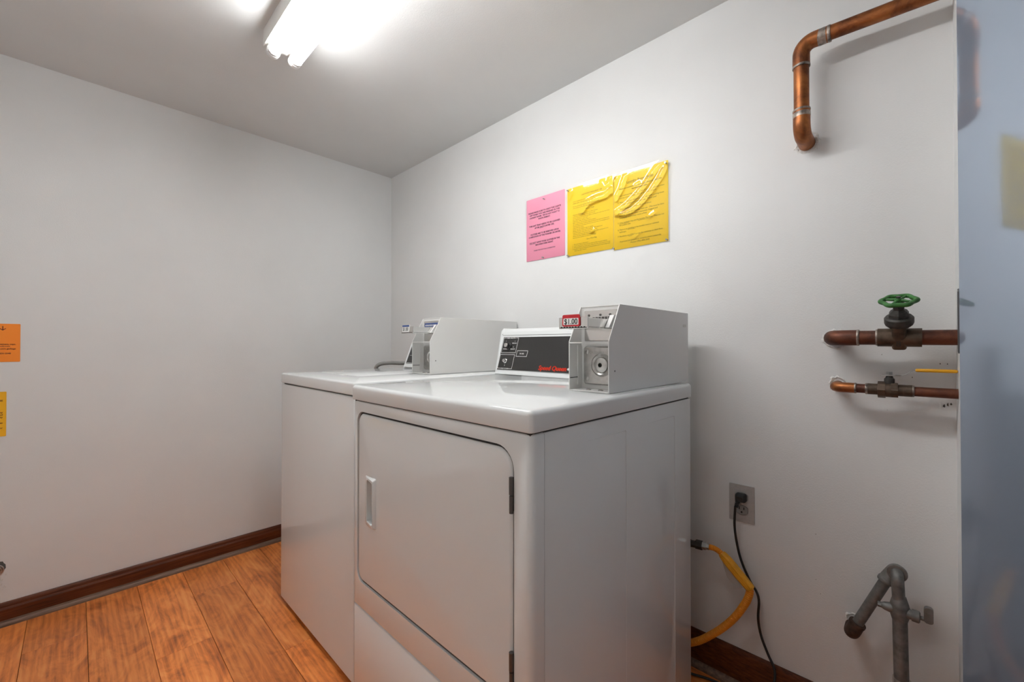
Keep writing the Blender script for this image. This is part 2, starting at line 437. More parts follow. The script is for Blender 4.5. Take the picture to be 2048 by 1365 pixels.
# ================================================================ coin boxes (shared builder)
def coin_box(xl, xr, yf, ytf, yb, z0, z1, zk, label, style):
    w = .0028
    t = thing('coin_box', label, 'coin box', ((xl + xr) / 2, (yf + yb) / 2, z0))
    side = [(yf, z0), (yb, z0), (yb, z1), (ytf, z1), (yf, zk)]
    def wallside(x):
        bm = bmesh.new()
        solid(bm, side, lambda u, v, q: (q, u, v), [(.0006, x), (0, x + .0006), (0, x + w - .0006), (.0006, x + w)])
        return bm
    link('side_panel', wallside(xl), 'box_paint', t); link('side_panel', wallside(xr - w), 'box_paint', t)
    link('top_panel', B(xl + w, xr - w, ytf, yb, z1 - w, z1, r=.0005, seg=1), 'box_paint', t)
    link('bottom_panel', B(xl + w, xr - w, yf, yb - w, z0, z0 + w, r=.0005, seg=1), 'box_paint', t)
    link('rear_panel', B(xl + w, xr - w, yb - w, yb, z0, z1 - w), 'box_paint', t)
    # inner frame: ledge across the front where the slope begins, lower bulkhead and upper bulkhead
    yi = yf + .052
    link('cross_lip', B(xl + w, xr - w, yf + .0005, yf + .003, zk - .0045, zk - .0015), 'box_paint', t)
    link('bulkhead', B(xl + w, xr - w, yi, yi + .003, z0 + w, z1 - w), 'box_in', t)
    link('inner_flange', B(xl + w, xl + w + .002, yf + .034, yi, z0 + .012, zk - .01), 'box_in', t)
    link('seam_rib', B(xl + w, xl + w + .0012, yf + .002, yf + .034, z0 + .031, z0 + .0325), 'gap', t)
    # lower vault door with round lock
    cx = (xl + xr) / 2; vx0, vx1, vz0, vz1 = xl + .013, xr - .004, z0 + .014, z0 + .110
    bm = bmesh.new()
    solid(bm, rrect(vx0, vx1, vz0, vz1, .008, 5), lambda u, v, q: (u, yi - q, v), [(0, 0), (0, .004), (.003, .007)])
    vd = link('vault_door', bm, 'steel', t, smooth=30)
    lx, lz = cx + .010, (vz0 + vz1) / 2 + .002
    link('lock_ring', LT([(.029, 0), (.029, .003), (.024, .008), (.019, .004), (.0185, .006), (.010, .009), (.0055, .009), (.0055, .002), (.0001, .002)], (lx, yi - .006, lz), (0, -1, 0), seg=40), 'steel', vd, smooth=35)
    link('keyhole', LT([(.0054, 0), (.0054, .0004)], (lx, yi - .0085, lz), (0, -1, 0), seg=20), 'hole', vd)
    for zz in (vz0 + .014, vz1 - .014):
        link('rivet', LT([(.006, 0), (.0055, .002), (.003, .0032)], (vx0 + .012, yi - .006, zz), (0, -1, 0), seg=16), 'steel', vd, smooth=40)
    bm = text(bmesh.new(), 'GREENWALD', .0085, frame((cx - .026, yi - .0073, vz1 - .018), (1, 0, 0), (0, 0, 1)), spacing=1.15)
    link('lettering', bm, 'grey_plastic', vd)
    for sx in (-.014, .020):
        link('screw', LT([(.0065, 0), (.006, .0015), (.003, .0028)], (cx + sx, yf + .024, z0 + w), (0, 0, 1), seg=16), 'steel', t, smooth=40)
    # coin slide: mounting plate behind the sloped opening, chute, slide, price label
    zs = zk + .030                                                         # slide bottom
    mp_ = link('slide_mount', B(xl + .016, xr - .006, yi - .006, yi, zk + .002, z1 - .012, r=.001, seg=1), 'chrome', t)
    for px in (xl + .030, cx + .006, xr - .024):
        link('screw', LT([(.003, 0), (.003, .001), (.001, .002)], (px, yi - .006, z1 - .024), (0, -1, 0), seg=12), 'dark_steel', mp_, smooth=40)
    for k in range(8):                                                     # coin teeth
        xx = xl + .032 + k * .009
        if style == 'red': link('coin_slot', B(xx, xx + .0050, yi - .008, yi - .006, zs + .0255, zs + .0315), 'dark_steel', mp_)
    if style == 'blue':
        bp = link('rate_plate', B(xl + .022, xr - .012, yi - .0075, yi - .006, zs + .028, z1 - .020, r=.0006, seg=1), 'blue_print', mp_)
        bm = bmesh.new()
        for k in range(9): box(bm, xl + .029 + k * .0088, xl + .033 + k * .0088, yi - .0082, yi - .0075, zs + .031, z1 - .026)
        link('print_bars', bm, 'label_white', bp)
    s0, s1 = cx - .0385, cx + .0385; sy = yf - .062
    sl = link('coin_slide', B(s0, s1, sy, yi - .006, zs, zs + .003, r=.0006, seg=1), 'chrome', t)
    link('slide_rail', B(s0, s0 + .004, sy + .004, yi - .006, zs + .003, zs + .024, r=.0008, seg=1), 'chrome', sl)
    link('slide_rail', B(s1 - .004, s1, sy + .004, yi - .006, zs + .003, zs + .024, r=.0008, seg=1), 'chrome', sl)
    link('slide_top', B(s0 + .004, s1 - .004, sy + .030, yi - .006, zs + .015, zs + .018), 'steel', sl)
    link('push_plate', B(s0 - .002, s1 + .002, sy, sy + .005, zs - .001, zs + .026, r=.001, seg=2), 'chrome', sl)
    bm = bmesh.new()
    for k in range(9): box(bm, s0 + .004 + k * .008, s0 + .008 + k * .008, sy - .0005, sy + .001, zs + .002, zs + .004)
    link('slot_row', bm, 'gap', sl)
    # chute wedge at the right of the slide
    bm = bmesh.new()
    solid(bm, [(yi - .006, zs + .003), (yf + .012, zs + .003), (yf + .036, zs + .034), (yi - .006, zs + .034)], lambda u, v, q: (q, u, v), [(0, s1 + .001), (0, s1 + .012)])
    link('chute', bm, 'box_in', t)
    # price label: plate standing on the push plate, leaning back
    lw, lh = .0245, .0275
    O = Vector((cx - .004, sy - .0030, zs + .0045)); U = Vector((1, 0, 0)); V = Vector((0, .03, 1)).normalized(); N = U.cross(V)
    pl_ = lambda u, v, q: tuple(O + U * u + V * v + N * q)
    bm = bmesh.new(); solid(bm, rrect(-lw, lw, 0, lh, .004, 4), pl_, [(0, -.002), (0, 0)])
    lb = link('price_label', bm, 'label_red' if style == 'red' else 'label_white', sl)
    bm = bmesh.new()
    if style == 'red':
        solid(bm, rrect(-lw + .0032, lw - .0032, .0035, .0190, .002, 3), pl_, [(0, 0), (0, .0004)]); link('label_field', bm, 'label_white', lb)
    else:
        solid(bm, rrect(-lw + .001, lw - .001, lh - .0075, lh - .001, .001, 3), pl_, [(0, 0), (0, .0004)]); link('label_band', bm, 'blue_print', lb)
    bm = text(bmesh.new(), '$1.00', .0175, frame(O + V * .0055 + N * .0009, U, V), 'CENTER', offset=.0002, width=.037, res=4)
    link('lettering', bm, 'black_print', lb)
    # small details on the flank
    link('key_slot', B(xr - .0002, xr + .0008, yb - .040, yb - .018, z1 - .044, z1 - .036, r=.0003, seg=1), 'steel', t)
    link('flank_screw', LT([(.002, 0), (.002, .0006)], (xr, yf + .026, z0 + .052), (1, 0, 0), seg=10), 'dark_steel', t)
    return t

# ================================================================ dryer
DX0, DX1, DY0, DY1, DT, DL = -1.165, -.480, .547, 1.277, .930, .889
d = thing('dryer', 'white coin-operated dryer with front door, nearest the camera', 'dryer', ((DX0 + DX1) / 2, (DY0 + DY1) / 2, 0))
bi = .005
link('cabinet', B(DX0 + bi, DX1 - bi, DY0 + .042, DY1 - .002, .025, DL - .004, r=.002, seg=2), 'enamel', d, smooth=40)
# corner-wrapped front panels
def wrap_panel(z0, z1, holes=()):
    bm = bmesh.new(); y0 = DY0 + .004
    # U-shaped sheet: front with rounded vertical edges reaching back to the seam
    x0, x1, ye, r, n = DX0 + bi - .001, DX1 - bi + .001, DY0 + .041, .014, 6
    outl = [(x0, ye)] + [(x0 + r - r * math.cos(a), y0 + r - r * math.sin(a)) for a in [PI / 2 * k / n for k in range(n + 1)]] + \
           [(x1 - r + r * math.sin(a), y0 + r - r * math.cos(a)) for a in [PI / 2 * k / n for k in range(n + 1)]] + [(x1, ye)]
    rows = [(.004, z0), (.0012, z0 + .0015), (0, z0 + .004), (0, z1 - .004), (.0012, z1 - .0015), (.004, z1)]
    cx_, cy_ = (x0 + x1) / 2, ye
    rings = []
    for ins, z in rows:
        rings.append([bm.verts.new((x + (ins if x < cx_ else -ins) * (1 if abs(y - y0) > .002 or True else 0), y + ins * max(0, (ye - y) / (ye - y0)), z)) for x, y in outl])
    fm = len(outl) // 2 - 1
    for ri, (a, b) in enumerate(zip(rings, rings[1:])):
        for i in range(len(a) - 1):
            if holes and ri == 2 and i == fm: continue
            bm.faces.new((a[i], a[i + 1], b[i + 1], b[i]))
    if holes:
        a, b = rings[2], rings[3]
        q = [a[fm], a[fm + 1], b[fm + 1], b[fm]]
        es = []
        for i in range(4):
            e = bm.edges.get((q[i], q[(i + 1) % 4])) or bm.edges.new((q[i], q[(i + 1) % 4])); es.append(e)
        for lp in holes:
            vs = [bm.verts.new((u, y0, v)) for u, v in lp]
            hs = [bm.edges.new((vs[i], vs[(i + 1) % len(vs)])) for i in range(len(vs))]; es += hs
        bmesh.ops.triangle_fill(bm, edges=es, use_beauty=True)
        for lp in holes:      # rolled-in edge of the opening
            r0 = [bm.verts.new((u, y0, v)) for u, v in lp]; r1 = [bm.verts.new((u, y0 + .016, v)) for u, v in lp]
            for i in range(len(lp)): j = (i + 1) % len(lp); bm.faces.new((r0[i], r0[j], r1[j], r1[i]))
            bm.faces.new(r1)
        bmesh.ops.remove_doubles(bm, verts=bm.verts, dist=1e-6)
    return bm
DOOR = (-1.1345, -.5245, .386, .8585); DR = (.030, .045, .045, .030)
link('front_panel', wrap_panel(.3135, DL - .003, [rrect(*DOOR, DR)]), 'enamel', d, smooth=35)
link('toe_panel', wrap_panel(.028, .3115), 'enamel', d, smooth=35)
link('panel_seam', B(DX0 + .012, DX1 - .012, DY0 + .010, DY0 + .03, .308, .318), 'gap', d)
link('lid_gap', B(DX0 + .009, DX1 - .009, DY0 + .008, DY1 - .008, DL - .006, DL + .004), 'gap', d)
# lid with soft edges
bm = B(DX0, DX1, DY0, DY1, DL, DT)
top = [e for e in bm.edges if all(abs(v.co.z - DT) < 1e-6 for v in e.verts)]; ver = [e for e in bm.edges if abs(e.verts[0].co.z - e.verts[1].co.z) > .01]
bmesh.ops.bevel(bm, geom=top + ver, offset=.0105, segments=5, affect='EDGES', profile=.5)
bot = [e for e in bm.edges if all(abs(v.co.z - DL) < 1e-6 for v in e.verts)]
bmesh.ops.bevel(bm, geom=bot, offset=.003, segments=2, affect='EDGES', profile=.5)
link('lid', bm, 'enamel', d, smooth=50)
# door leaf with pocket handle
gx = .0056
hx0, hx1, hz0, hz1 = -1.0745, -1.0330, .5655, .6790
yd = DY0 + .0035
leaf = rrect(DOOR[0] + gx, DOOR[1] - gx, DOOR[2] + gx, DOOR[3] - gx, [q - gx for q in DR])
pocket = rrect(hx0, hx1, hz0, hz1, .006, 4)
bm = bmesh.new()
pf = lambda u, v, q: (u, yd + q, v)
def shrink(lp, k):
    cx_ = (DOOR[0] + DOOR[1]) / 2; cz_ = (DOOR[2] + DOOR[3]) / 2; hw = (DOOR[1] - DOOR[0]) / 2; hh = (DOOR[3] - DOOR[2]) / 2
    return [(cx_ + (u - cx_) * (1 - k / hw), cz_ + (v - cz_) * (1 - k / hh)) for u, v in lp]
lay = [(0, .0055), (0, .0045), (.0012, .0028), (.0035, .0009), (.007, 0)]
rings = [[bm.verts.new(pf(u, v, q)) for u, v in shrink(leaf, k)] for k, q in lay]
for a, b in zip(rings, rings[1:]):
    for i in range(len(a)): j = (i + 1) % len(a); bm.faces.new((a[i], a[j], b[j], b[i]))
es = [bm.edges.get((rings[-1][i], rings[-1][(i + 1) % len(leaf)])) for i in range(len(leaf))]
pv = [bm.verts.new(pf(u, v, 0)) for u, v in pocket]
es += [bm.edges.new((pv[i], pv[(i + 1) % len(pv)])) for i in range(len(pv))]
bmesh.ops.triangle_fill(bm, edges=es, use_beauty=True)
dl = link('door', bm, 'enamel', d, smooth=35)
bm = bmesh.new()
plate(bm, rrect(DOOR[0] + .0006, DOOR[1] - .0006, DOOR[2] + .0006, DOOR[3] - .0006, DR), [rrect(DOOR[0] + .022, DOOR[1] - .022, DOOR[2] + .022, DOOR[3] - .022, .02)], lambda u, v, q: (u, DY0 + .0095 + q, v), 0, .004)
link('door_groove_shade', bm, 'gap', d)  # added dark ring behind the door groove, its colour standing in for shade
# pocket: scoop whose floor slopes
bm = bmesh.new()
dep = [(0, 0.0), (.0005, .014), (.0015, .030), (.004, .038)]
rings = []
for ins, q in dep:
    rings.append([bm.verts.new(pf(max(hx0 + ins, min(hx1 - ins, u)), max(hz0 + ins * 1.6, min(hz1 - ins * .4, v)), q)) for u, v in pocket])
for a, b in zip(rings, rings[1:]):
    for i in range(len(a)): j = (i + 1) % len(a); bm.faces.new((a[i], a[j], b[j], b[i]))
bm.faces.new(rings[-1])
link('handle_pocket', bm, 'enamel', dl, smooth=50)
# raised rim: proud at top, right and bottom, running out flush on the left
def rim_h(u): return .0012 + .0085 * max(0, min(1, (u - hx0 + .012) / (hx1 - hx0 + .006)))
inner = pocket; outer = rrect(hx0 - .0150, hx1 + .0060, hz0 - .0120, hz1 + .0110, .005, 4)
bm = bmesh.new()
r0 = [bm.verts.new(pf(u, v, .001)) for u, v in outer]; r1 = [bm.verts.new(pf(u * .6 + p[0] * .4, v * .55 + p[1] * .45, -rim_h(u))) for (u, v), p in zip(outer, inner)]
r2 = [bm.verts.new(pf(u, v, -rim_h(u) + .0008)) for u, v in inner]; r3 = [bm.verts.new(pf(u, v, .003)) for u, v in inner]
for a, b in ((r0, r1), (r1, r2), (r2, r3)):
    for i in range(len(a)): j = (i + 1) % len(a); bm.faces.new((a[i], a[j], b[j], b[i]))
link('handle_rim', bm, 'enamel', dl, smooth=50)
for z0, z1 in ((.7390, .8040), (.4200, .4880)):
    h = link('hinge', LT([(.0040, 0), (.0040, (z1 - z0) * .48)], (DOOR[1] - .0045, DY0 + .0015, z0), (0, 0, 1), seg=12), 'dark_steel', d, smooth=40)
    link('hinge_knuckle', LT([(.0045, 0), (.0045, (z1 - z0) * .48)], (DOOR[1] - .0045, DY0 + .0015, z0 + (z1 - z0) * .52), (0, 0, 1), seg=12), 'dark_steel', h, smooth=40)
    link('hinge_leaf', B(DOOR[1] - .0075, DOOR[1] - .001, DY0 + .003, DY0 + .012, z0 + .004, z1 - .004), 'dark_steel', h)
# embossed lines of the side sheet
xs = DX1 - bi
for y0, y1 in ((.7264, .886), (.999, 1.1585)):
    bm = bmesh.new(); yv = y1 + .001
    path = fillet([(xs, y0, .8465), (xs, yv, .8465), (xs, yv, .03)], .006, 5)
    tube(bm, path, [.0002] + [.0009] * (len(path) - 2) + [.0009], 6)
    link('embossed_rib', bm, 'enamel', d, smooth=60)
link('side_seam', B(xs - .004, xs + .0002, DY0 + .0408, DY0 + .0424, .03, DL - .006), 'gap', d)
for x in (DX0 + .06, DX1 - .06):
    for y in (DY0 + .09, DY1 - .06):
        link('foot', LT([(.02, 0), (.02, .008), (.008, .010), (.008, .03)], (x, y, 0), (0, 0, 1), seg=16), 'rubber', d, smooth=40)

# console of the dryer
def console(parent_name, label, x0, x1, a, b, back, z_top, cat='control panel'):
    t = thing(parent_name, label, cat, ((x0 + x1) / 2, (a[0] + back) / 2, a[1]))
    a_ = Vector(a); b_ = Vector(b); e = (b_ - a_).normalized()
    prof = fillet([(0, a_.x + .002, a_.y), (0, b_.x, b_.y), (0, b_.x + .012, z_top), (0, back, z_top), (0, back, a_.y)], .005, 4)
    prof = [(p.y, p.z) for p in prof]
    bm = bmesh.new()
    solid(bm, prof, lambda u, v, q: (q, u, v), [(.003, x0), (0, x0 + .003), (0, x1 - .002), (.0, x1)])
    link('shell', bm, 'enamel', t, smooth=35)
    return t, e
a, b = (1.1155, .9345), (1.1533, 1.0959)
cs, e2 = console('control_console', 'slanted dryer console with black face and red lettering', DX0 + .002, -.6285, a, b, 1.262, 1.1065)
A3 = Vector((0, a[0], a[1])); E3 = Vector((0, e2.x, e2.y)); N3 = Vector((0, -e2.y, e2.x))
CP = lambda u, v, q: tuple(A3 + Vector((u, 0, 0)) + E3 * (v + .0025) + N3 * q)
bm = bmesh.new(); solid(bm, [(-1.1555, .0145), (-.633, .0145), (-.633, .1405), (-1.1465, .1405)], CP, [(0, -.001), (0, .0006)])
fp = link('face_plate', bm, 'black_panel', cs)
bm = bmesh.new(); solid(bm, [(-1.1550, .1475), (-.633, .1475), (-.633, .1487), (-1.155, .1487)], CP, [(0, -.001), (0, .0004)])
link('cap_seam', bm, 'gap', cs)
bm = bmesh.new(); q = .0009
lw = .0016
strip(bm, [(-1.131, .1370), (-1.1438, .1370), (-1.1478, .0800), (-1.0722, .0800), (-1.0668, .1370), (-1.0795, .1370)], lw, CP, q)
strip(bm, [(-1.132, .0190), (-1.1540, .0190), (-1.1492, .0728), (-1.0745, .0728), (-1.0790, .0190), (-1.0985, .0190)], lw, CP, q)
strip(bm, [(-1.0638, .0880), (-1.0114, .0880), (-1.0143, .0668), (-1.0666, .0668), (-1.0638, .0880)], lw, CP, q)
link('printed_lines', bm, 'white_print', fp)
def cf(u, v): return frame(Vector(CP(u, v, q)), (1, 0, 0), E3)
bm = bmesh.new()
text(bm, 'FABRIC SELECTOR', .0055, cf(-1.1055, .1350), 'CENTER', offset=.0002)
text(bm, 'PUSH TO START', .0050, cf(-1.1155, .0172), 'CENTER', offset=.0002)
text(bm, 'REGULAR', .0052, cf(-1.0850, .1150), 'CENTER', offset=.0002); text(bm, 'DELICATE', .0052, cf(-1.0900, .0925), 'CENTER', offset=.0002)
text(bm, 'NORMAL', .0052, cf(-1.1290, .0925), 'CENTER', offset=.0002); text(bm, 'PERM', .0045, cf(-1.1330, .1140), 'CENTER', offset=.0002)
for u, v in ((-1.083, .1220), (-1.0875, .0995), (-1.1300, .1225)): text(bm, 'I' if v > .12 else 'X', .0075, cf(u, v), 'CENTER')
text(bm, 'IN USE', .0070, cf(-1.0395, .0748), 'CENTER', offset=.0002)
text(bm, '◊', .009, cf(-1.1185, .0280), 'CENTER')
tag(link('lettering', bm, 'white_print', fp), kind='stuff')
bm = bmesh.new()
for du, dv in ((-.0009, 0), (0, 0), (.0009, 0), (0, .0005), (0, -.0005)): text(bm, 'Speed Queen', .0215, cf(-.8900 + du, .0210 + dv), 'CENTER', shear=.22, offset=.0002, width=.1200, res=4)
link('brand_lettering', bm, 'red_print', fp)
kb = link('selector_knob', LT([(.0135, 0), (.0135, .004), (.011, .006), (.0105, .016), (.009, .018)], CP(-1.112, .1060, .0006), N3, seg=28), 'rubber', cs, smooth=40)
bm = bmesh.new(); solid(bm, rrect(-1.1205, -1.1035, .0985, .1135, .006, 4), CP, [(0, .0185), (.001, .0195)])
link('knob_cap', bm, 'chrome', kb, smooth=40)
bt = link('start_button', LT([(.0095, 0), (.0095, .003), (.007, .005), (.007, .011), (.0055, .013)], CP(-1.1170, .0480, .0006), N3, seg=24), 'chrome', cs, smooth=40)
link('corner_screw', LT([(.0016, 0), (.0014, .0006)], CP(-1.1560, .1520, 0), N3, seg=10), 'dark_steel', cs)
link('emblem', LT([(.004, 0), (.004, .0006)], CP(-.8215, .0275, .0006), N3, seg=16), 'white_print', fp)

coin_box(-.6270, -.5120, .858, .909, 1.330, .9305, 1.1435, 1.053, 'grey coin box on the dryer with red $1.00 label', 'red')

# ================================================================ washer
WX0, WX1, WY0, WY1, WT, WL = -1.876, -1.222, .582, 1.293, .930, .890
w = thing('washer', 'white top-loading washer behind the dryer by the corner', 'washer', ((WX0 + WX1) / 2, (WY0 + WY1) / 2, 0))
bm = B(WX0 + .003, WX1 - .003, WY0 + .002, WY1 - .002, .022, WL - .004)
ver = [e for e in bm.edges if abs(e.verts[0].co.z - e.verts[1].co.z) > .01]; tp = [e for e in bm.edges if all(v.co.z > WL - .01 for v in e.verts)]
bmesh.ops.bevel(bm, geom=ver + tp, offset=.004, segments=3, affect='EDGES', profile=.5)
link('cabinet', bm, 'enamel', w, smooth=40)
link('lid_gap', B(WX0 + .012, WX1 - .012, WY0 + .010, WY1 - .01, WL - .006, WL + .006), 'gap', w)
# top: rim with a shallow lid recess
rc = (WX0 + .075, -1.458, WY0 + .130, WY0 + .535)
bm = bmesh.new()
outl = rrect(WX0, WX1, WY0, WY1, .010, 4)
lay = [(.003, WL), (0, WL + .003), (0, WT - .007), (.0012, WT - .0032), (.0034, WT - .0012), (.007, WT)]
def ins(lp, k):
    cx_, cy_, hw, hh = (WX0 + WX1) / 2, (WY0 + WY1) / 2, (WX1 - WX0) / 2, (WY1 - WY0) / 2
    return [(cx_ + (u - cx_) * (1 - k / hw), cy_ + (v - cy_) * (1 - k / hh)) for u, v in lp]
rings = [[bm.verts.new((u, v, z)) for u, v in ins(outl, k)] for k, z in lay]
for aa, b_ in zip(rings, rings[1:]):
    for i in range(len(aa)): j = (i + 1) % len(aa); bm.faces.new((aa[i], aa[j], b_[j], b_[i]))
bm.faces.new(rings[0][::-1])
lp = rrect(*rc, .012, 4); n_ = len(outl)
es = [bm.edges.get((rings[-1][i], rings[-1][(i + 1) % n_])) for i in range(n_)]
pv = [bm.verts.new((u, v, WT)) for u, v in lp]; es += [bm.edges.new((pv[i], pv[(i + 1) % len(pv)])) for i in range(len(pv))]
bmesh.ops.triangle_fill(bm, edges=es, use_beauty=True)
dv = [bm.verts.new((u, v, WT - .008)) for u, v in lp]
for i in range(len(lp)): j = (i + 1) % len(lp); bm.faces.new((pv[i], pv[j], dv[j], dv[i]))
bm.faces.new(dv)
link('top_cover', bm, 'enamel', w, smooth=40)
bm = bmesh.new()
solid(bm, rrect(rc[0] + .003, rc[1] - .003, rc[2] + .003, rc[3] - .003, .010, 4), lambda u, v, q: (u, v, q), [(0, WT - .0075), (0, WT - .003), (.002, WT - .0005), (.005, WT + .0005)])
ld = link('loading_lid', bm, 'enamel', w, smooth=40)
link('finger_notch', B(-1.640, -1.560, rc[2] - .016, rc[2] + .006, WT - .004, WT + .0012, r=.0012, seg=2), 'enamel', ld, smooth=40)
for x in (WX0 + .05, WX1 - .05):
    for y in (WY0 + .06, WY1 - .06):
        link('foot', LT([(.02, 0), (.02, .008), (.008, .010), (.008, .03)], (x, y, 0), (0, 0, 1), seg=16), 'rubber', w, smooth=40)
wa, wb2 = (1.152, .9335), (1.2080, 1.070)
wc, e2 = console('control_console', 'low slanted washer console with black face, mostly hidden by coin box', WX0 + .006, -1.4500, wa, wb2, 1.288, 1.082)
A3 = Vector((0, wa[0], wa[1])); E3 = Vector((0, e2.x, e2.y)); N3 = Vector((0, -e2.y, e2.x))
CPW = lambda u, v, q: tuple(A3 + Vector((u, 0, 0)) + E3 * (v + .002) + N3 * q)
bm = bmesh.new(); solid(bm, [(WX0 + .016, .018), (-1.455, .018), (-1.455, .128), (WX0 + .016, .128)], CPW, [(0, -.001), (0, .0006)])
fp = link('face_plate', bm, 'black_panel', wc)
bm = bmesh.new(); strip(bm, [(WX0 + .020, .021), (-1.50, .021)], .0014, CPW, .0009); strip(bm, [(WX0 + .026, .060), (-1.79, .060)], .0014, CPW, .0009)
link('printed_lines', bm, 'white_print', fp)
coin_box(-1.4490, -1.3260, .930, .981, 1.412, .9315, 1.1515, 1.0583, 'white coin box on the washer with blue $1.00 label', 'blue')
# hose that arches out behind the washer
hp = spline([(-1.80, 1.36, .80), (-1.84, 1.35, .90), (-1.905, 1.262, .942), (-1.945, 1.165, .949), (-1.962, 1.120, .951), (-1.985, 1.085, .945), (-2.0, 1.07, .925), (-2.01, 1.08, .87), (-2.0, 1.12, .60), (-1.98, 1.2, .3), (-1.96, 1.25, .02)], 6)
hs = link('drain_hose', TB(hp, .010, 12), 'grey_hose', smooth=60); tag(hs, 'grey rubber hose arching out behind the washer', 'hose')

# ================================================================ notices on the walls
def sleeve(bm, x0, x1, z0, z1, y, ridges, nu=70, nv=90, base=.0016):
    def seg_d(p, a_, b_):
        ab = (b_[0] - a_[0], b_[1] - a_[1]); L2 = ab[0] ** 2 + ab[1] ** 2
        tt = max(0, min(1, ((p[0] - a_[0]) * ab[0] + (p[1] - a_[1]) * ab[1]) / L2)); return math.hypot(p[0] - a_[0] - tt * ab[0], p[1] - a_[1] - tt * ab[1])
    g = []
    for j in range(nv + 1):
        row = []
        for i in range(nu + 1):
            u, v = i / nu, j / nv; px, pz = u * (x1 - x0), v * (z1 - z0); h = 0
            for pts, wd, am in ridges:
                dmin = min(seg_d((px, pz), (a_[0] * (x1 - x0), a_[1] * (z1 - z0)), (b_[0] * (x1 - x0), b_[1] * (z1 - z0))) for a_, b_ in zip(pts, pts[1:]))
                h += am * math.exp(-(dmin / wd) ** 2)
            edge = min(u, 1 - u, v, 1 - v); h *= min(1, edge / .03)
            row.append(bm.verts.new((x0 + px, y - base - h - .009 * v, z0 + pz)))
        g.append(row)
    for j in range(nv):
        for i in range(nu): bm.faces.new((g[j][i], g[j][i + 1], g[j + 1][i + 1], g[j + 1][i]))
    return bm
def notice(name, label, x0, x1, z0, z1, color, skew=0):
    t = thing(name, label, 'notice', ((x0 + x1) / 2, YB, z0), group='laminated notices on the back wall')
    f = wallB(YB)
    bm = bmesh.new(); solid(bm, rrect(x0, x1, z0, z1, .003, 3), f, [(0, .0004), (0, .0012)])
    return t, link('paper', bm, color, t)
def pins(t, spots):
    for x, z in spots:
        p = link('push_pin', LT([(.0026, .0), (.0026, .005), (.0018, .0055), (.0018, .0085), (.0030, .009), (.0030, .0102)], (x, YB - .001, z), (0, -1, 0), seg=14), 'pin', t, smooth=40)
        link('pin_point', LT([(.0014, 0), (.0014, .0008)], (x, YB - .0112, z), (0, -1, 0), seg=8), 'dark_steel', p)
tf = lambda x, z, y=YB - .0014: frame((x, y, z), (1, 0, 0), (0, 0, 1))
# pink
x0, x1, z0, z1 = -1.2735, -1.0570, 1.4225, 1.7020
t, pp = notice('pink_notice', 'pink paper notice left of the two yellow notices', x0, x1, z0, z1, 'pink')
cx = (x0 + x1) / 2 - .004; bm = bmesh.new()
rows = [(.2050, 'PLEASE MAKE SURE TO SHUT THE LIGHTS'), (.1940, 'OFF WHEN YOU ARE FINISHED IN THE'), (.1830, 'LAUNDRY ROOM.  WE DO NOT WANT TO'), (.1720, 'WASTE ENERGY.'),
        (.1450, 'THE LINT TRAP NEEDS TO BE CLEANED'), (.1340, 'AFTER EACH DRYER USE.'), (.1070, 'CLOTHES ARE TO BE REMOVED UPON'), (.0960, 'COMPLETION OF THE WASHER OR DRYER.'),
        (.0690, 'DO NOT LEAVE YOUR CLOTHES IN THE'), (.0580, 'MACHINE OVER NIGHT.')]
for dz, s in rows: text(bm, s, .0092, tf(cx, z0 + dz + .008), 'CENTER', offset=.00035, width=min(.184, .0053 * len(s)))
text(bm, 'THANK YOU FOR YOUR COOPERATION', .0066, tf(cx, z0 + .042), 'CENTER', offset=.00015)
f = wallB(YB - .0012)
strip(bm, [(cx - .028, z0 + .140), (cx - .006, z0 + .140)], .0009, f, .0002); strip(bm, [(cx - .083, z0 + .075), (cx - .050, z0 + .075)], .0009, f, .0002)
tag(link('lettering', bm, 'purple_print', pp), kind='stuff')
bm = sleeve(bmesh.new(), x0 - .002, x1 + .002, z0 - .002, z1 + .002, YB, [([(.30, .93), (.33, .88)], .005, .0012), ([(.85, .80), (.95, .74)], .006, .0008)], 30, 40)
link('plastic_sleeve', bm, 'film', t, smooth=80, recalc=False)
pins(t, [(cx + .002, z1 - .017), (cx - .004, z0 + .006)])
# yellow, left half
x0, x1, z0, z1 = -1.0440, -.8268, 1.4135, 1.6955
t, pp = notice('yellow_notice', 'yellow notice with small dense text beside the pink one', x0, x1, z0, z1, 'yellow')
cx = (x0 + x1) / 2; bm = bmesh.new()
text(bm, 'LAUNDRY MACHINE USE', .0085, tf(cx + .010, z1 - .042), 'CENTER')
for dz, s in ((.062, 'NOTE:  PLEASE FOLLOW ALL OF THE DIRECTIONS BELOW'), (.070, 'WHEN USING THE MACHINES IN THIS ROOM'), (.082, 'Do not overload the machines. Please report any trouble'), (.089, 'with a machine to the office right away')):
    text(bm, s, .0054, tf(x0 + .028, z1 - dz))
text(bm, 'Washer Steps', .0072, tf(cx + .002, z1 - .103), 'CENTER')
L = ['Measure the soap and put it in the washer', 'Load the clothes into the tub loosely', 'Close the lid and choose the fabric setting you want for the load', 'Put quarters in each slot', 'Push the slide all the way in', 'Pull it back out slowly until it stops',
     'The machine will start to fill by itself and will run through the whole cycle', 'Take the clothes out promptly when the cycle ends, others are waiting to use it', 'Leave the lid open', 'Clean up any spilled soap or water', 'Empty the lint trap of the dryer before each use', 'Load the dryer and close the door firmly', 'Choose the heat, put quarters in the slide and push it in', 'Press the start button to begin', 'Remove the clothes as soon as it stops']
for i, s in enumerate(L): text(bm, s, .0054, tf(x0 + .028, z1 - .117 - i * .0068), width=min(.170, .0029 * len(s)))
text(bm, 'Use a Wash Bag', .0072, tf(cx + .010, z1 - .226), 'CENTER')
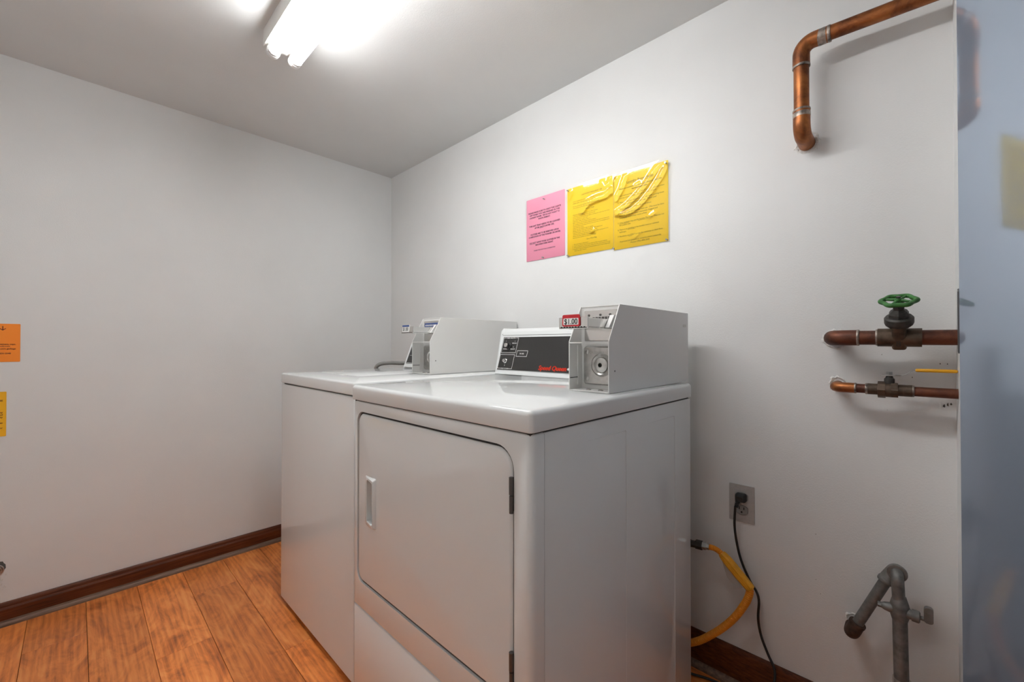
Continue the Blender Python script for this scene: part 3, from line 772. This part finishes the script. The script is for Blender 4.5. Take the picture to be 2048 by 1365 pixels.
for i, s in enumerate(['1  Put the bag in the drum', '2  Close the door and set the dial to the normal setting', '3  When finished, leave the door open for the next person to use', '4  Remember to check the machine for anything left behind, and turn out the lights when', '    leaving the room']): text(bm, s, .0054, tf(x0 + .026, z1 - .239 - i * .0066), width=min(.176, .0029 * len(s)))
tag(link('lettering', bm, 'brown_print', pp), kind='stuff')
RG = [([(.36, .62), (.48, .71), (.66, .735), (.84, .74), (.98, .80)], 0.0101, 0.0037), ([(.80, .93), (.84, .86), (.93, .88), (.97, .95)], 0.0095, 0.0032), ([(.04, .86), (.10, .93)], 0.0081, 0.0022), ([(.55, .31), (.60, .315)], 0.0068, 0.0022), ([(.99, .98), (.985, .75)], 0.0068, 0.0022)]
link('plastic_sleeve', sleeve(bmesh.new(), x0 - .003, x1 + .001, z0 - .003, z1 + .003, YB, RG), 'film', t, smooth=80, recalc=False)
pins(t, [(x0 + .006, z1 - .008), (x0 + .006, z0 + .003)])
# yellow, right half
x0, x1, z0, z1 = -.8255, -.6130, 1.4060, 1.6885
t, pp = notice('yellow_notice', 'yellow notice headed Laundry Room Rules, rightmost on the wall', x0, x1, z0, z1, 'yellow')
cx = (x0 + x1) / 2; bm = bmesh.new()
text(bm, 'Laundry Room Rules', .0125, tf(cx, z1 - .040), 'CENTER', offset=.0001)
text(bm, 'Please be considerate as soon as you finish and keep the', .0078, tf(cx, z1 - .058), 'CENTER', offset=.0001, width=.166); text(bm, 'laundry room clean.', .0078, tf(cx, z1 - .067), 'CENTER', offset=.0001)
L = [(.084, 0, '1. Use machines between 8 a.m. and 10 p.m.  Do not have them'), (.093, 1, 'still be running before 8 a.m. or after 10 p.m.'), (.109, 0, '2. Wipe off washer, dryer and any soap spills, putting these'), (.118, 1, 'into include back in a plastic bag.  Thank you!'), (.134, 0, '3. Keep the laundry room tidy at all times.'),
     (.150, 0, '4. Clean the dryer lint trap after each use.  (This must be done'), (.159, 1, 'because of the lint: once it becomes clogged and'), (.168, 1, 'overheats, and it may cause a fire)'), (.186, 0, '5. Only residents may use the laundry Machines.  They are not'), (.195, 1, 'for public use.'), (.212, 0, '6. There is no smoking in the laundry room or common'), (.221, 1, 'hallways.'), (.237, 0, '7. Residents are ONLY to use the machines on their floor.')]
for dz, ind, s in L: text(bm, s, .0076, tf(x0 + .017 + ind * .007, z1 - dz), width=min(.180 - ind * .007, .0031 * len(s)))
text(bm, 'If you have any questions or concerns, please contact the', .0076, tf(cx, z1 - .257), 'CENTER', width=.160); text(bm, 'Mission Office 836-2042', .0076, tf(cx, z1 - .266), 'CENTER')
f = wallB(YB - .0012)
strip(bm, [(cx - .050, z1 - .0425), (cx + .050, z1 - .0425)], .0009, f, .0002)
for u, dz, l_ in ((.024, .188, .040), (.100, .188, .040), (.058, .214, .030), (.062, .239, .014)): strip(bm, [(x0 + u, z1 - dz), (x0 + u + l_, z1 - dz)], .0008, f, .0002)
tag(link('lettering', bm, 'brown_print', pp), kind='stuff')
RG = [([(.97, .98), (.80, .92), (.62, .78), (.45, .66), (.25, .56), (.06, .50)], 0.0081, 0.0032), ([(.98, .97), (.86, .80), (.70, .66), (.52, .54), (.35, .47), (.20, .455), (.05, .49)], 0.0074, 0.0030), ([(.05, .68), (.16, .80), (.24, .94)], 0.0081, 0.0028), ([(.02, .88), (.12, .97)], 0.0068, 0.0019), ([(.44, .78), (.50, .79)], 0.0068, 0.0020), ([(.68, .36), (.74, .385)], 0.0068, 0.0016), ([(.42, .14), (.50, .20)], 0.0068, 0.0010)]
link('plastic_sleeve', sleeve(bmesh.new(), x0 - .0005, x1 + .004, z0 - .003, z1 + .004, YB, RG), 'film', t, smooth=80, recalc=False)
pins(t, [(x0 + .003, z1 - .004), (x1 - .007, z1 - .010), (x1 - .004, z0 + .004), (x0 + .001, z0 + .006)])

# left wall notes
def side_note(name, label, y0, y1, z0, z1, color):
    t = thing(name, label, 'notice', (XA, (y0 + y1) / 2, z0))
    bm = bmesh.new(); solid(bm, rrect(y0, y1, z0, z1, .002, 2), wallA(XA), [(0, .0004), (0, .0016)])
    return t, link('paper', bm, color, t)
ta = lambda y, z: frame((XA + .0020, y, z), (0, 1, 0), (0, 0, 1))
t, pp = side_note('orange_notice', 'orange note with a down arrow at the left edge', -.428, -.149, .9805, 1.1240, 'orange')
bm = bmesh.new(); f = wallA(XA + .0018)
strip(bm, [(-.192, 1.1140), (-.192, 1.1005)], .0022, f, .0002); strip(bm, [(-.1985, 1.1055), (-.192, 1.1000), (-.1855, 1.1055)], .0022, f, .0002)
for z, s in ((1.0570, 'for recycling'),): text(bm, s, .0078, ta(-.245, z), offset=.0002)
text(bm, 'Please rinse all bottles, cans, containers, cups,', .0072, ta(-.160, 1.0445), 'RIGHT', offset=.0002); text(bm, 'and trays before placing in laundry, mudroom', .0072, ta(-.174, 1.0370), 'RIGHT', offset=.0002)
text(bm, 'No person should leave other residents room\'s garbage', .0072, ta(-.160, 1.0275), 'RIGHT', offset=.0002); text(bm, 'Questions call the office, ph, 836-2048', .0072, ta(-.172, 1.0100), 'RIGHT', offset=.0002)
tag(link('lettering', bm, 'maroon_print', pp), kind='stuff')
t, pp = side_note('golden_notice', 'golden yellow note below the orange one at left edge', -.395, -.1815, .7020, .8690, 'yellow2')
bm = bmesh.new()
for z, s in ((.8330, 'PLEASE CLOSE'), (.7890, 'Keep this space clear of empty'), (.7800, 'bottles, boxes and other items of'), (.7710, 'trash that belong in the bins by'), (.7500, 'the back door of the building as'), (.7310, 'they block the way. Thank you for')): text(bm, s, .0080, ta(-.190, z), 'RIGHT', offset=.0002)
tag(link('lettering', bm, 'maroon_print', pp), kind='stuff')

# ================================================================ pipes
def ragged(parent, x, z, r0, r1, y=YB, seedv=1, name='torn_plaster'):
    rnd = random.Random(seedv); bm = bmesh.new(); n = 26; r0 *= RS; r1 *= RS
    ri = [r0 * (1 + rnd.uniform(-.05, .05)) for _ in range(n)]; ro = [r1 * (1 + rnd.uniform(-.16, .2)) for _ in range(n)]
    A_ = [bm.verts.new((x + ri[k] * math.cos(2 * PI * k / n), y - .0005, z + ri[k] * math.sin(2 * PI * k / n))) for k in range(n)]
    Bm = [bm.verts.new((x + (ri[k] * .45 + ro[k] * .55) * math.cos(2 * PI * k / n), y - .0025 - rnd.uniform(0, .002), z + (ri[k] * .45 + ro[k] * .55) * math.sin(2 * PI * k / n))) for k in range(n)]
    C_ = [bm.verts.new((x + ro[k] * math.cos(2 * PI * k / n), y + .0003, z + ro[k] * math.sin(2 * PI * k / n))) for k in range(n)]
    for k in range(n):
        j = (k + 1) % n; bm.faces.new((A_[k], A_[j], Bm[j], Bm[k])); bm.faces.new((Bm[k], Bm[j], C_[j], C_[k]))
    link(name, bm, 'plaster', parent)
def ring(name, parent, p, axis, r, h, m='solder'):
    ax = Vector(axis).normalized(); p = Vector(p) - ax * h / 2
    return link(name, LT([(r * .97, 0), (r, h * .2), (r, h * .8), (r * .97, h)], p, ax, seg=28), m, parent, smooth=50)
# upper copper pipe
RS = .85
YU = 1.345; xu, zu = -.2145, 1.853
t = thing('copper_pipe', 'thick copper pipe bending from the wall near the ceiling', 'pipe', (xu, YB, 1.612))
link('riser', TB([(xu, YU, 1.655), (xu, YU, zu - .045)], .0206, 28), 'copper', t, smooth=50)
link('horizontal_run', TB([(xu + .045, YU, zu), (XC + .06, YU, zu - .013)], .0206, 28), 'copper', t, smooth=50)
el = link('elbow', TB(fillet([(xu, YU, zu - .060), (xu, YU, zu), (xu + .060, YU, zu - .002)], .040, 12), .0232, 28), 'copper', t, smooth=50)
ring('solder_joint', el, (xu, YU, zu - .061), (0, 0, 1), .0240, .006); ring('solder_joint', el, (xu + .061, YU, zu - .002), (1, 0, 0), .0240, .007); ring('solder_band', el, (xu + .047, YU, zu - .0018), (1, 0, 0), .0236, .020)
el = link('elbow', TB(fillet([(xu, YB + .02, 1.612), (xu, YU, 1.612), (xu, YU, 1.672)], .036, 12), .0232, 28), 'copper', t, smooth=50)
ring('solder_joint', el, (xu, YU, 1.674), (0, 0, 1), .0240, .005); ring('solder_band', el, (xu, YU, 1.661), (0, 0, 1), .0237, .014)
ragged(t, xu, 1.612, .0235, .034, seedv=3)
# gate valve pipe
RS = .87
YV = 1.345; zv = 1.0625; xv = -.1535
t = thing('copper_pipe', 'copper pipe with dark gate valve and green handwheel', 'pipe', (xv, YB, zv))
link('run', TB([(xv + .03, YV, zv), (XC + .03, YV, zv - .0015)], .0200, 28), 'copper_dull', t, smooth=50)
el = link('elbow', TB(fillet([(xv, YB + .02, zv), (xv, YV, zv), (xv + .052, YV, zv)], .030, 12), .0222, 28), 'copper_dull', t, smooth=50)
ring('solder_joint', el, (xv + .053, YV, zv), (1, 0, 0), .0230, .005); ring('solder_joint', t, (-.0640, YV, zv), (1, 0, 0), .0225, .007)
ragged(t, xv, zv - .004, .0225, .031, seedv=5)
vxc = -.0255; VT = R(26)
def tilt(bm): bmesh.ops.rotate(bm, cent=(vxc, YV, zv), matrix=Matrix.Rotation(VT, 3, 'X'), verts=bm.verts); return bm
RS = .92
vb = link('valve_body', TB([(-.0640, YV, zv), (.0130, YV, zv - .001)], .0235, 28), 'brass_dark', t, smooth=50)
link('valve_chest', tilt(B(vxc - .0130, vxc + .0130, YV - .0215, YV + .0190, zv - .0250, zv + .040, r=.006, seg=3)), 'brass_dark', vb, smooth=40)
RS = .68
link('bonnet_flange', tilt(LT([(.022, -.012), (.036, -.002), (.0385, .003), (.0385, .014), (.034, .018)], (vxc, YV, zv + .036), (0, 0, 1), seg=36)), 'iron_dark', vb, smooth=35)
link('bonnet_nut', tilt(LT([(.029, 0), (.029, .008), (.024, .014), (.016, .018), (.0135, .026)], (vxc, YV, zv + .053), (0, 0, 1), flat=6)), 'iron_dark', vb)
link('packing_nut', tilt(LT([(.0165, 0), (.0165, .012), (.013, .015)], (vxc, YV, zv + .075), (0, 0, 1), flat=6)), 'iron_dark', vb)
link('stem', tilt(LT([(.006, 0), (.006, .026)], (vxc, YV, zv + .075), (0, 0, 1), seg=14)), 'iron_dark', vb, smooth=40)
bm = text(bmesh.new(), '8', .020, frame((vxc - .006, YV - .0250, zv - .012), (1, 0, 0), (0, 0, 1))); link('cast_mark', tilt(bm), 'iron_dark', vb)
zh = zv + .0930; bm = bmesh.new(); NS = 72; rings = []          # scalloped wheel rim
for k in range(NS):
    a_ = 2 * PI * k / NS; rr = .0290 + .0022 * math.cos(6 * a_); sec = []
    for q in range(10):
        b_ = 2 * PI * q / 10; sec.append(bm.verts.new((vxc + (rr + .0050 * math.cos(b_)) * math.cos(a_), YV + (rr + .0050 * math.cos(b_)) * math.sin(a_), zh + .0052 * math.sin(b_))))
    rings.append(sec)
for k in range(NS):
    for q in range(10): bm.faces.new((rings[k][q], rings[(k + 1) % NS][q], rings[(k + 1) % NS][(q + 1) % 10], rings[k][(q + 1) % 10]))
hw = link('handwheel', tilt(bm), 'green', t, smooth=60)
for k in range(4):
    a_ = PI / 4 + k * PI / 2 + .35; dx, dy = math.cos(a_), math.sin(a_)
    link('spoke', tilt(TB([(vxc + dx * .006, YV + dy * .006, zh + .0015), (vxc + dx * .016, YV + dy * .016, zh + .0005), (vxc + dx * .027, YV + dy * .027, zh)], [.0055, .0046, .0042], 10)), 'green', hw, smooth=60)
link('hub', tilt(LT([(.010, 0), (.011, .006), (.0085, .010), (.004, .011)], (vxc, YV, zh - .004), (0, 0, 1), seg=18)), 'green', hw, smooth=40)
link('wheel_nut', tilt(LT([(.0065, 0), (.0065, .004)], (vxc, YV, zh + .006), (0, 0, 1), flat=6)), 'dark_steel', hw)
# ball valve pipe
RS = .82
YL = 1.360; zl = .936; xl = -.1485
t = thing('copper_pipe', 'thin copper pipe with ball valve and yellow lever', 'pipe', (xl, YB, zl))
link('run', TB([(xl + .02, YL, zl), (XC + .03, YL, zl - .001)], .0138, 24), 'copper_dull', t, smooth=50)
el = link('elbow', TB(fillet([(xl, YB + .02, zl), (xl, YL, zl), (xl + .040, YL, zl)], .022, 12), .0156, 24), 'copper', t, smooth=50)
ring('solder_joint', el, (xl + .041, YL, zl), (1, 0, 0), .0164, .004); ring('solder_joint', t, (-.0860, YL, zl), (1, 0, 0), .0168, .005); ring('solder_joint', t, (-.003, YL, zl), (1, 0, 0), .0168, .005)
ragged(t, xl, zl + .004, .016, .026, seedv=9)
vb = link('valve_body', TB([(-.0850, YL, zl), (-.0655, YL, zl), (-.0650, YL, zl), (-.0300, YL, zl), (-.0296, YL, zl), (-.004, YL, zl)], [.0165, .0165, .0215, .0215, .0170, .0170], 24), 'brass_dark', t, smooth=35)
link('hex_collar', LT([(.0245, 0), (.0245, .014)], (-.0650, YL, zl), (1, 0, 0), flat=8), 'brass_dark', vb)
link('hex_end', LT([(.0235, 0), (.0235, .012)], (-.0405, YL, zl), (1, 0, 0), flat=6), 'brass_dark', vb)
link('stem_boss', LT([(.012, 0), (.012, .012), (.009, .014), (.007, .020)], (-.0440, YL, zl + .015), (0, 0, 1), seg=20), 'iron_dark', vb, smooth=35)
vn = link('stem_nut', LT([(.0082, 0), (.0082, .007)], (-.0440, YL, zl + .037), (0, 0, 1), flat=6), 'steel', vb)
bm = bmesh.new(); pth = spline([(-.060, 0, zl + .035), (-.044, 0, zl + .0355), (-.022, 0, zl + .036), (-.012, 0, zl + .040), (-.004, 0, zl + .0475), (.006, 0, zl + .0495), (XC - .001, 0, zl + .0485)], 5)
top_, bot_ = [], []
for p in pth:
    wd = .0095 if p.x < -.03 else .0065
    top_.append([bm.verts.new((p.x, YL - wd, p.z + .0012)), bm.verts.new((p.x, YL + wd, p.z + .0012))]); bot_.append([bm.verts.new((p.x, YL - wd, p.z - .0012)), bm.verts.new((p.x, YL + wd, p.z - .0012))])
for k in range(len(pth) - 1):
    bm.faces.new((top_[k][0], top_[k + 1][0], top_[k + 1][1], top_[k][1])); bm.faces.new((bot_[k][0], bot_[k][1], bot_[k + 1][1], bot_[k + 1][0]))
    bm.faces.new((top_[k][0], bot_[k][0], bot_[k + 1][0], top_[k + 1][0])); bm.faces.new((top_[k][1], top_[k + 1][1], bot_[k + 1][1], bot_[k][1]))
bm.faces.new((top_[0][0], top_[0][1], bot_[0][1], bot_[0][0])); bm.faces.new((top_[-1][0], bot_[-1][0], bot_[-1][1], top_[-1][1]))
lv = link('lever', bm, 'steel', t, smooth=40)
link('lever_grip', B(.0010, XC - .0005, YL - .0085, YL + .0085, zl + .0455, zl + .0530, r=.0032, seg=3), 'yellow_lever', lv, smooth=40)
# galvanised gas pipe
RS = .70
t = thing('gas_pipe', 'grey galvanised gas pipe with shut-off cock, lower right', 'pipe', (-.03, 1.335, 0))
YG = 1.362
link('wall_nipple', TB([(-.1190, YB + .01, .318), (-.1190, YG + .01, .318)], .0160, 22), 'galv', t, smooth=50)
ragged(t, -.1190, .322, .017, .024, seedv=11)
pA = Vector((-.1205, YG, .3140)); pB = Vector((-.0420, 1.356, .5030)); dr_ = (pB - pA).normalized()
el = link('wall_elbow', TB(fillet([(-.1190, YG + .034, .318), (-.1205, YG, .312), tuple(pA + dr_ * .034)], .022, 10), .0225, 24), 'rust', t, smooth=50)
ring('elbow_band', el, pA + dr_ * .034, dr_, .0245, .008, 'rust')
link('slanted_pipe', TB([pA + dr_ * .012, pB - dr_ * .01], .0166, 24), 'galv', t, smooth=50)
pR = Vector((-.0325, 1.350, .5090))                              # mouth of the elbow faces into the room
el = link('top_elbow', TB(fillet([pB - dr_ * .030, pR + Vector((-.002, .012, -.002)), pR + Vector((0, -.012, 0))], .014, 10), .0225, 24), 'galv', t, smooth=50)
ring('elbow_band', el, pB - dr_ * .028, dr_, .0235, .008, 'galv'); ring('elbow_band', el, pR + Vector((0, -.012, 0)), (0, 1, 0), .0268, .009, 'galv')
link('upper_pipe', TB(fillet([pR + Vector((0, .004, 0)), (-.0320, 1.322, .5105), (-.0285, 1.326, .4250)], .016, 10), .0168, 24), 'galv', t, smooth=50)
link('lower_pipe', TB([(-.0285, 1.326, .440), (-.0225, 1.318, .0)], .0192, 24), 'galv', t, smooth=50)
lc = LT([(.0170, .030), (.0235, .014), (.0270, 0), (.0250, -.012), (.0195, -.026)], (-.0283, 1.326, .4315), (0, 0, 1), seg=24)
cb = link('cock_body', lc, 'galv', t, smooth=45)
link('cock_barrel', TB([(-.0600, 1.321, .4310), (-.0550, 1.321, .4310), (-.046, 1.322, .4310), (.004, 1.322, .4290)], [.0085, .0125, .0155, .0150], 18), 'galv', cb, smooth=35)
link('cock_collar', LT([(.0185, 0), (.0185, .012), (.014, .014)], (-.0080, 1.322, .4295), (1, 0, -.04), seg=20), 'galv', cb, smooth=35)
link('cock_nut', LT([(.0090, 0), (.0090, .012)], (-.0665, 1.321, .4310), (1, 0, 0), flat=6), 'galv', cb)
link('cock_stem', TB([(.004, 1.322, .4292), (.0230, 1.321, .4285)], .0065, 12), 'galv', cb, smooth=40)
bm = bmesh.new(); solid(bm, rrect(.0115, .0270, .4230, .4590, .006, 4), lambda u, v, q: (u, 1.321 + q, v), [(.001, -.005), (0, -.004), (0, .004), (.001, .005)])
link('cock_tab', bm, 'galv', cb, smooth=40)
un = link('union_collar', TB([(-.0244, 1.3225, .143), (-.0250, 1.324, .185), (-.0252, 1.3245, .2560)], [.0225, .0245, .0245], 28), 'galv', t, smooth=50)
un2 = ring('union_ring', t, (-.0255, 1.3248, .2655), (-.013, -.032, -1), .0240, .016, 'galv_light')
link('floor_flange', LT([(.036, 0), (.036, .006), (.024, .012)], (-.0225, 1.318, 0), (0, 0, 1), seg=24), 'galv', t, smooth=40)

RS = 1.0
# ================================================================ outlet, cord, gas hose
OX0, OX1, OZ0, OZ1 = -.4205, -.3505, .5010, .6135
t = thing('wall_outlet', 'brushed steel duplex outlet plate on the back wall', 'outlet', ((OX0 + OX1) / 2, YB, OZ0))
oc = (OX0 + OX1) / 2; om = (OZ0 + OZ1) / 2; f = wallB(YB)
def recept(zc, grow=0): return [(oc + x_, zc + z_) for x_, z_ in [((.0172 + grow) * max(-1, min(1, 1.18 * math.cos(2 * PI * k / 32))), (.0143 + grow) * math.sin(2 * PI * k / 32)) for k in range(32)]]
bm = bmesh.new(); plate(bm, rrect(OX0, OX1, OZ0, OZ1, .002, 3), [recept(om + .0195, .0008), recept(om - .0195, .0008)], f, 0, .0035)
link('cover_plate', bm, 'plate_steel', t)
for zc in (om + .0195, om - .0195):
    bm = bmesh.new(); solid(bm, recept(zc), f, [(0, 0), (0, .0030), (.0008, .0040)])
    rc_ = link('receptacle', bm, 'grey_plastic', t)
    for dx, hh in ((-.0063, .0045), (.0063, .0038)):
        bm = bmesh.new(); solid(bm, [(oc + dx - .0012, zc + .001 - hh + .004), (oc + dx + .0012, zc + .001 - hh + .004), (oc + dx + .0012, zc + .001 + hh + .004), (oc + dx - .0012, zc + .001 + hh + .004)], f, [(0, .0035), (0, .0044)]); link('slot', bm, 'hole', rc_)
    link('ground_hole', LT([(.0026, 0), (.0026, .0004)], (oc, YB - .0040, zc - .0068), (0, -1, 0), seg=14), 'hole', rc_)
link('centre_screw', LT([(.003, 0), (.003, .001), (.001, .0018)], (oc, YB - .0035, om), (0, -1, 0), seg=12), 'steel', t, smooth=40)
# power cord
t = thing('power_cord', 'black power cord hanging from the steel outlet', 'cord', (oc, YB, .5))
pz = om + .0195
bm = bmesh.new(); solid(bm, rrect(oc - .0150, oc + .0150, pz - .0125, pz + .0125, .006, 4), wallB(YB - .0042), [(0, 0), (0, .012), (.003, .022), (.005, .028)])
pg = link('plug', bm, 'rubber', t, smooth=40)
for k in range(4): ring('strain_rib', pg, (oc - .0040 - k * .001, YB - .030 - k * .001, pz - .010 - k * .0045), (-.1, -.2, -1), .0066 - k * .0003, .0028, 'rubber')
cp = spline([(oc - .003, YB - .029, pz - .004), (oc - .0075, YB - .033, pz - .022), (-.3965, 1.393, .5450), (-.3985, 1.396, .4820), (-.3850, 1.398, .4020), (-.3590, 1.399, .3400), (-.3416, 1.399, .3142), (-.3352, 1.400, .2875), (-.3380, 1.402, .2351), (-.3304, 1.402, .1875), (-.3120, 1.399, .1440), (-.2955, 1.393, .1150), (-.2930, 1.378, .085), (-.305, 1.366, .045), (-.335, 1.372, .014), (-.385, 1.378, .0060), (-.4658, 1.3680, .0060), (-.5128, 1.352, .006), (-.60, 1.33, .006), (-.72, 1.31, .006)], 7)
link('cable', TB(cp, .0035, 12), 'rubber', t, smooth=60)
# gas connector
t = thing('gas_hose', 'yellow corrugated gas hose with tag behind the dryer', 'hose', (-.43, 1.36, .1))
link('dark_fitting', LT([(.0125, 0), (.0125, .030), (.0105, .032), (.0105, .046)], (-.545, 1.352, .4120), (1, .05, .10), flat=6), 'iron_dark', t)
link('dark_fitting', LT([(.0140, 0), (.0140, .020)], (-.5000, 1.3555, .4175), (1, .05, .04), flat=6), 'iron_dark', t)
nut = link('flare_nut', LT([(.0125, 0), (.0125, .010), (.0095, .013), (.0095, .020)], (-.4800, 1.3575, .4195), (1, .05, .02), flat=6), 'galv_light', t)
def corr(pts, r, pitch, n=10):
    P = spline(pts, 40); out = [P[0]]; acc = [0]
    for p in P[1:]: acc.append(acc[-1] + (p - P[len(acc) - 1]).length)
    L_ = acc[-1]; step = pitch / 4; res, rad = [], []; i = 0; s = 0; k = 0
    while s <= L_:
        while i < len(acc) - 2 and acc[i + 1] < s: i += 1
        u = (s - acc[i]) / max(1e-9, acc[i + 1] - acc[i]); res.append(P[i].lerp(P[i + 1], u)); rad.append(r * (1, .955, .86, .955)[k % 4]); k += 1; s += step
    return TB(res, rad, 14)
link('corrugated_tube', corr([(-.4600, 1.3585, .4200), (-.4450, 1.3600, .4195), (-.4300, 1.3600, .4140), (-.4190, 1.3600, .4040)], .0085, .0040), 'hose_yellow', t, smooth=60)
link('corrugated_tube', corr([(-.3500, 1.3600, .3420), (-.3500, 1.3600, .3200), (-.3640, 1.3600, .2820), (-.3958, 1.3590, .2254), (-.4454, 1.3560, .1640), (-.5131, 1.3500, .1045), (-.62, 1.345, .055), (-.75, 1.34, .035)], .0108, .0058), 'hose_yellow', t, smooth=60)
U = (Vector((-.3485, 1.36, .3378)) - Vector((-.4230, 1.36, .4090))); Lt = U.length; U.normalize(); V = Vector((U.z, 0, -U.x)) * -1; V.normalize()
Ot = Vector((-.4230, 1.360, .4090))
prof = [(-.012, -.010), (-.006, -.0145), (.006, -.0150), (.013, -.010), (.0155, 0), (.013, .010), (.004, .0120), (-.008, .0110)]
bm = bmesh.new(); rings = []
for s, k in ((-.004, .68), (.004, .8), (.02, .92), (Lt * .5, .95), (Lt * .8, .9), (Lt, .84), (Lt + .004, .75)):
    rings.append([bm.verts.new(Ot + U * s + V * (a_ * k) + Vector((0, b_ * k, 0))) for a_, b_ in prof])
for a_, b_ in zip(rings, rings[1:]):
    for i in range(len(prof)): j = (i + 1) % len(prof); bm.faces.new((a_[i], a_[j], b_[j], b_[i]))
bm.faces.new(rings[0][::-1]); bm.faces.new(rings[-1])
tg = link('tag_sleeve', bm, 'tag_yellow', t)
for q in (-.005, .001, .007):
    link('tag_fold', TB([Ot + U * .004 + V * q + Vector((0, -.0135, 0)), Ot + U * (Lt - .003) + V * (q + .001) + Vector((0, -.0135, 0))], .0011, 6), 'yellow_lever', tg, smooth=60)
bm = bmesh.new(); Q = [(.012, -.013), (.050, -.034), (.084, -.034), (.094, -.016)]
fr_ = [bm.verts.new(Ot + U * a_ + V * b_ + Vector((0, -.004, 0))) for a_, b_ in Q]; bk_ = [bm.verts.new(Ot + U * a_ + V * b_ + Vector((0, -.0028, 0))) for a_, b_ in Q]
bm.faces.new(fr_); bm.faces.new(bk_[::-1])
for i in range(4): j = (i + 1) % 4; bm.faces.new((fr_[i], fr_[j], bk_[j], bk_[i]))
link('paper_label', bm, 'tag_paper', tg)

# ================================================================ small damage on the walls
t = thing('torn_conduit', 'ribbed conduit end in a torn hole above the left baseboard', 'conduit', (XA, -.205, .21))
bm = bmesh.new(); rnd = random.Random(4); n = 22
c_ = [bm.verts.new((XA + .0006, -.205 + .027 * (1 + rnd.uniform(-.08, .1)) * math.cos(2 * PI * k / n), .215 + .024 * (1 + rnd.uniform(-.08, .1)) * math.sin(2 * PI * k / n))) for k in range(n)]
bm.faces.new(c_); link('hole', bm, 'scuff', t)
for k in range(4):
    bm = bmesh.new(); rr = .0235 - .0048 * k; cpts = [(XA + .004 + .003 * k, -.208 + rr * math.cos(a_), .206 + rr * math.sin(a_) * .9) for a_ in [2 * PI * q / 24 for q in range(25)]]
    link('conduit_rib', tube(bm, cpts, .0026, 8), 'steel', t, smooth=60)
bm = bmesh.new()
for k in range(34):
    y_, z_ = -.20 + rnd.uniform(-.03, .022), .17 + rnd.uniform(-.045, .02); s_ = rnd.uniform(.0012, .004)
    vs = [bm.verts.new((XA + rnd.uniform(.0003, .0018), y_ + s_ * math.cos(a_) * rnd.uniform(.6, 1.4), z_ + s_ * math.sin(a_) * rnd.uniform(.6, 1.4))) for a_ in (0, 1.3, 2.6, 3.9, 5.2)]
    bm.faces.new(vs)
o = link('plaster_chips', bm, 'plaster', t); o['kind'] = 'stuff'
bm = bmesh.new()
for x, z, s_ in ((.044, .9995, .0016), (.056, .9995, .0016), (-.004, .9650, .0016), (-.06, 1.02, .0010), (.050, .900, .004), (.056, .904, .003), (.061, .905, .003), (-.200, .395, .001), (-.19, .36, .0014), (.02, .40, .0008), (-.20, .52, .0012), (-.05, .88, .0008)):
    rr = random.Random(int(x * 9999)); vs = [bm.verts.new((x + s_ * math.cos(a_) * rr.uniform(.4, 1), YB - .0004, z + s_ * math.sin(a_) * rr.uniform(.7, 1.6))) for a_ in (0, 1.3, 2.6, 3.9, 5.2)]
    bm.faces.new(vs)
o = link('scuff_marks', bm, 'scuff', wb); o['kind'] = 'stuff'
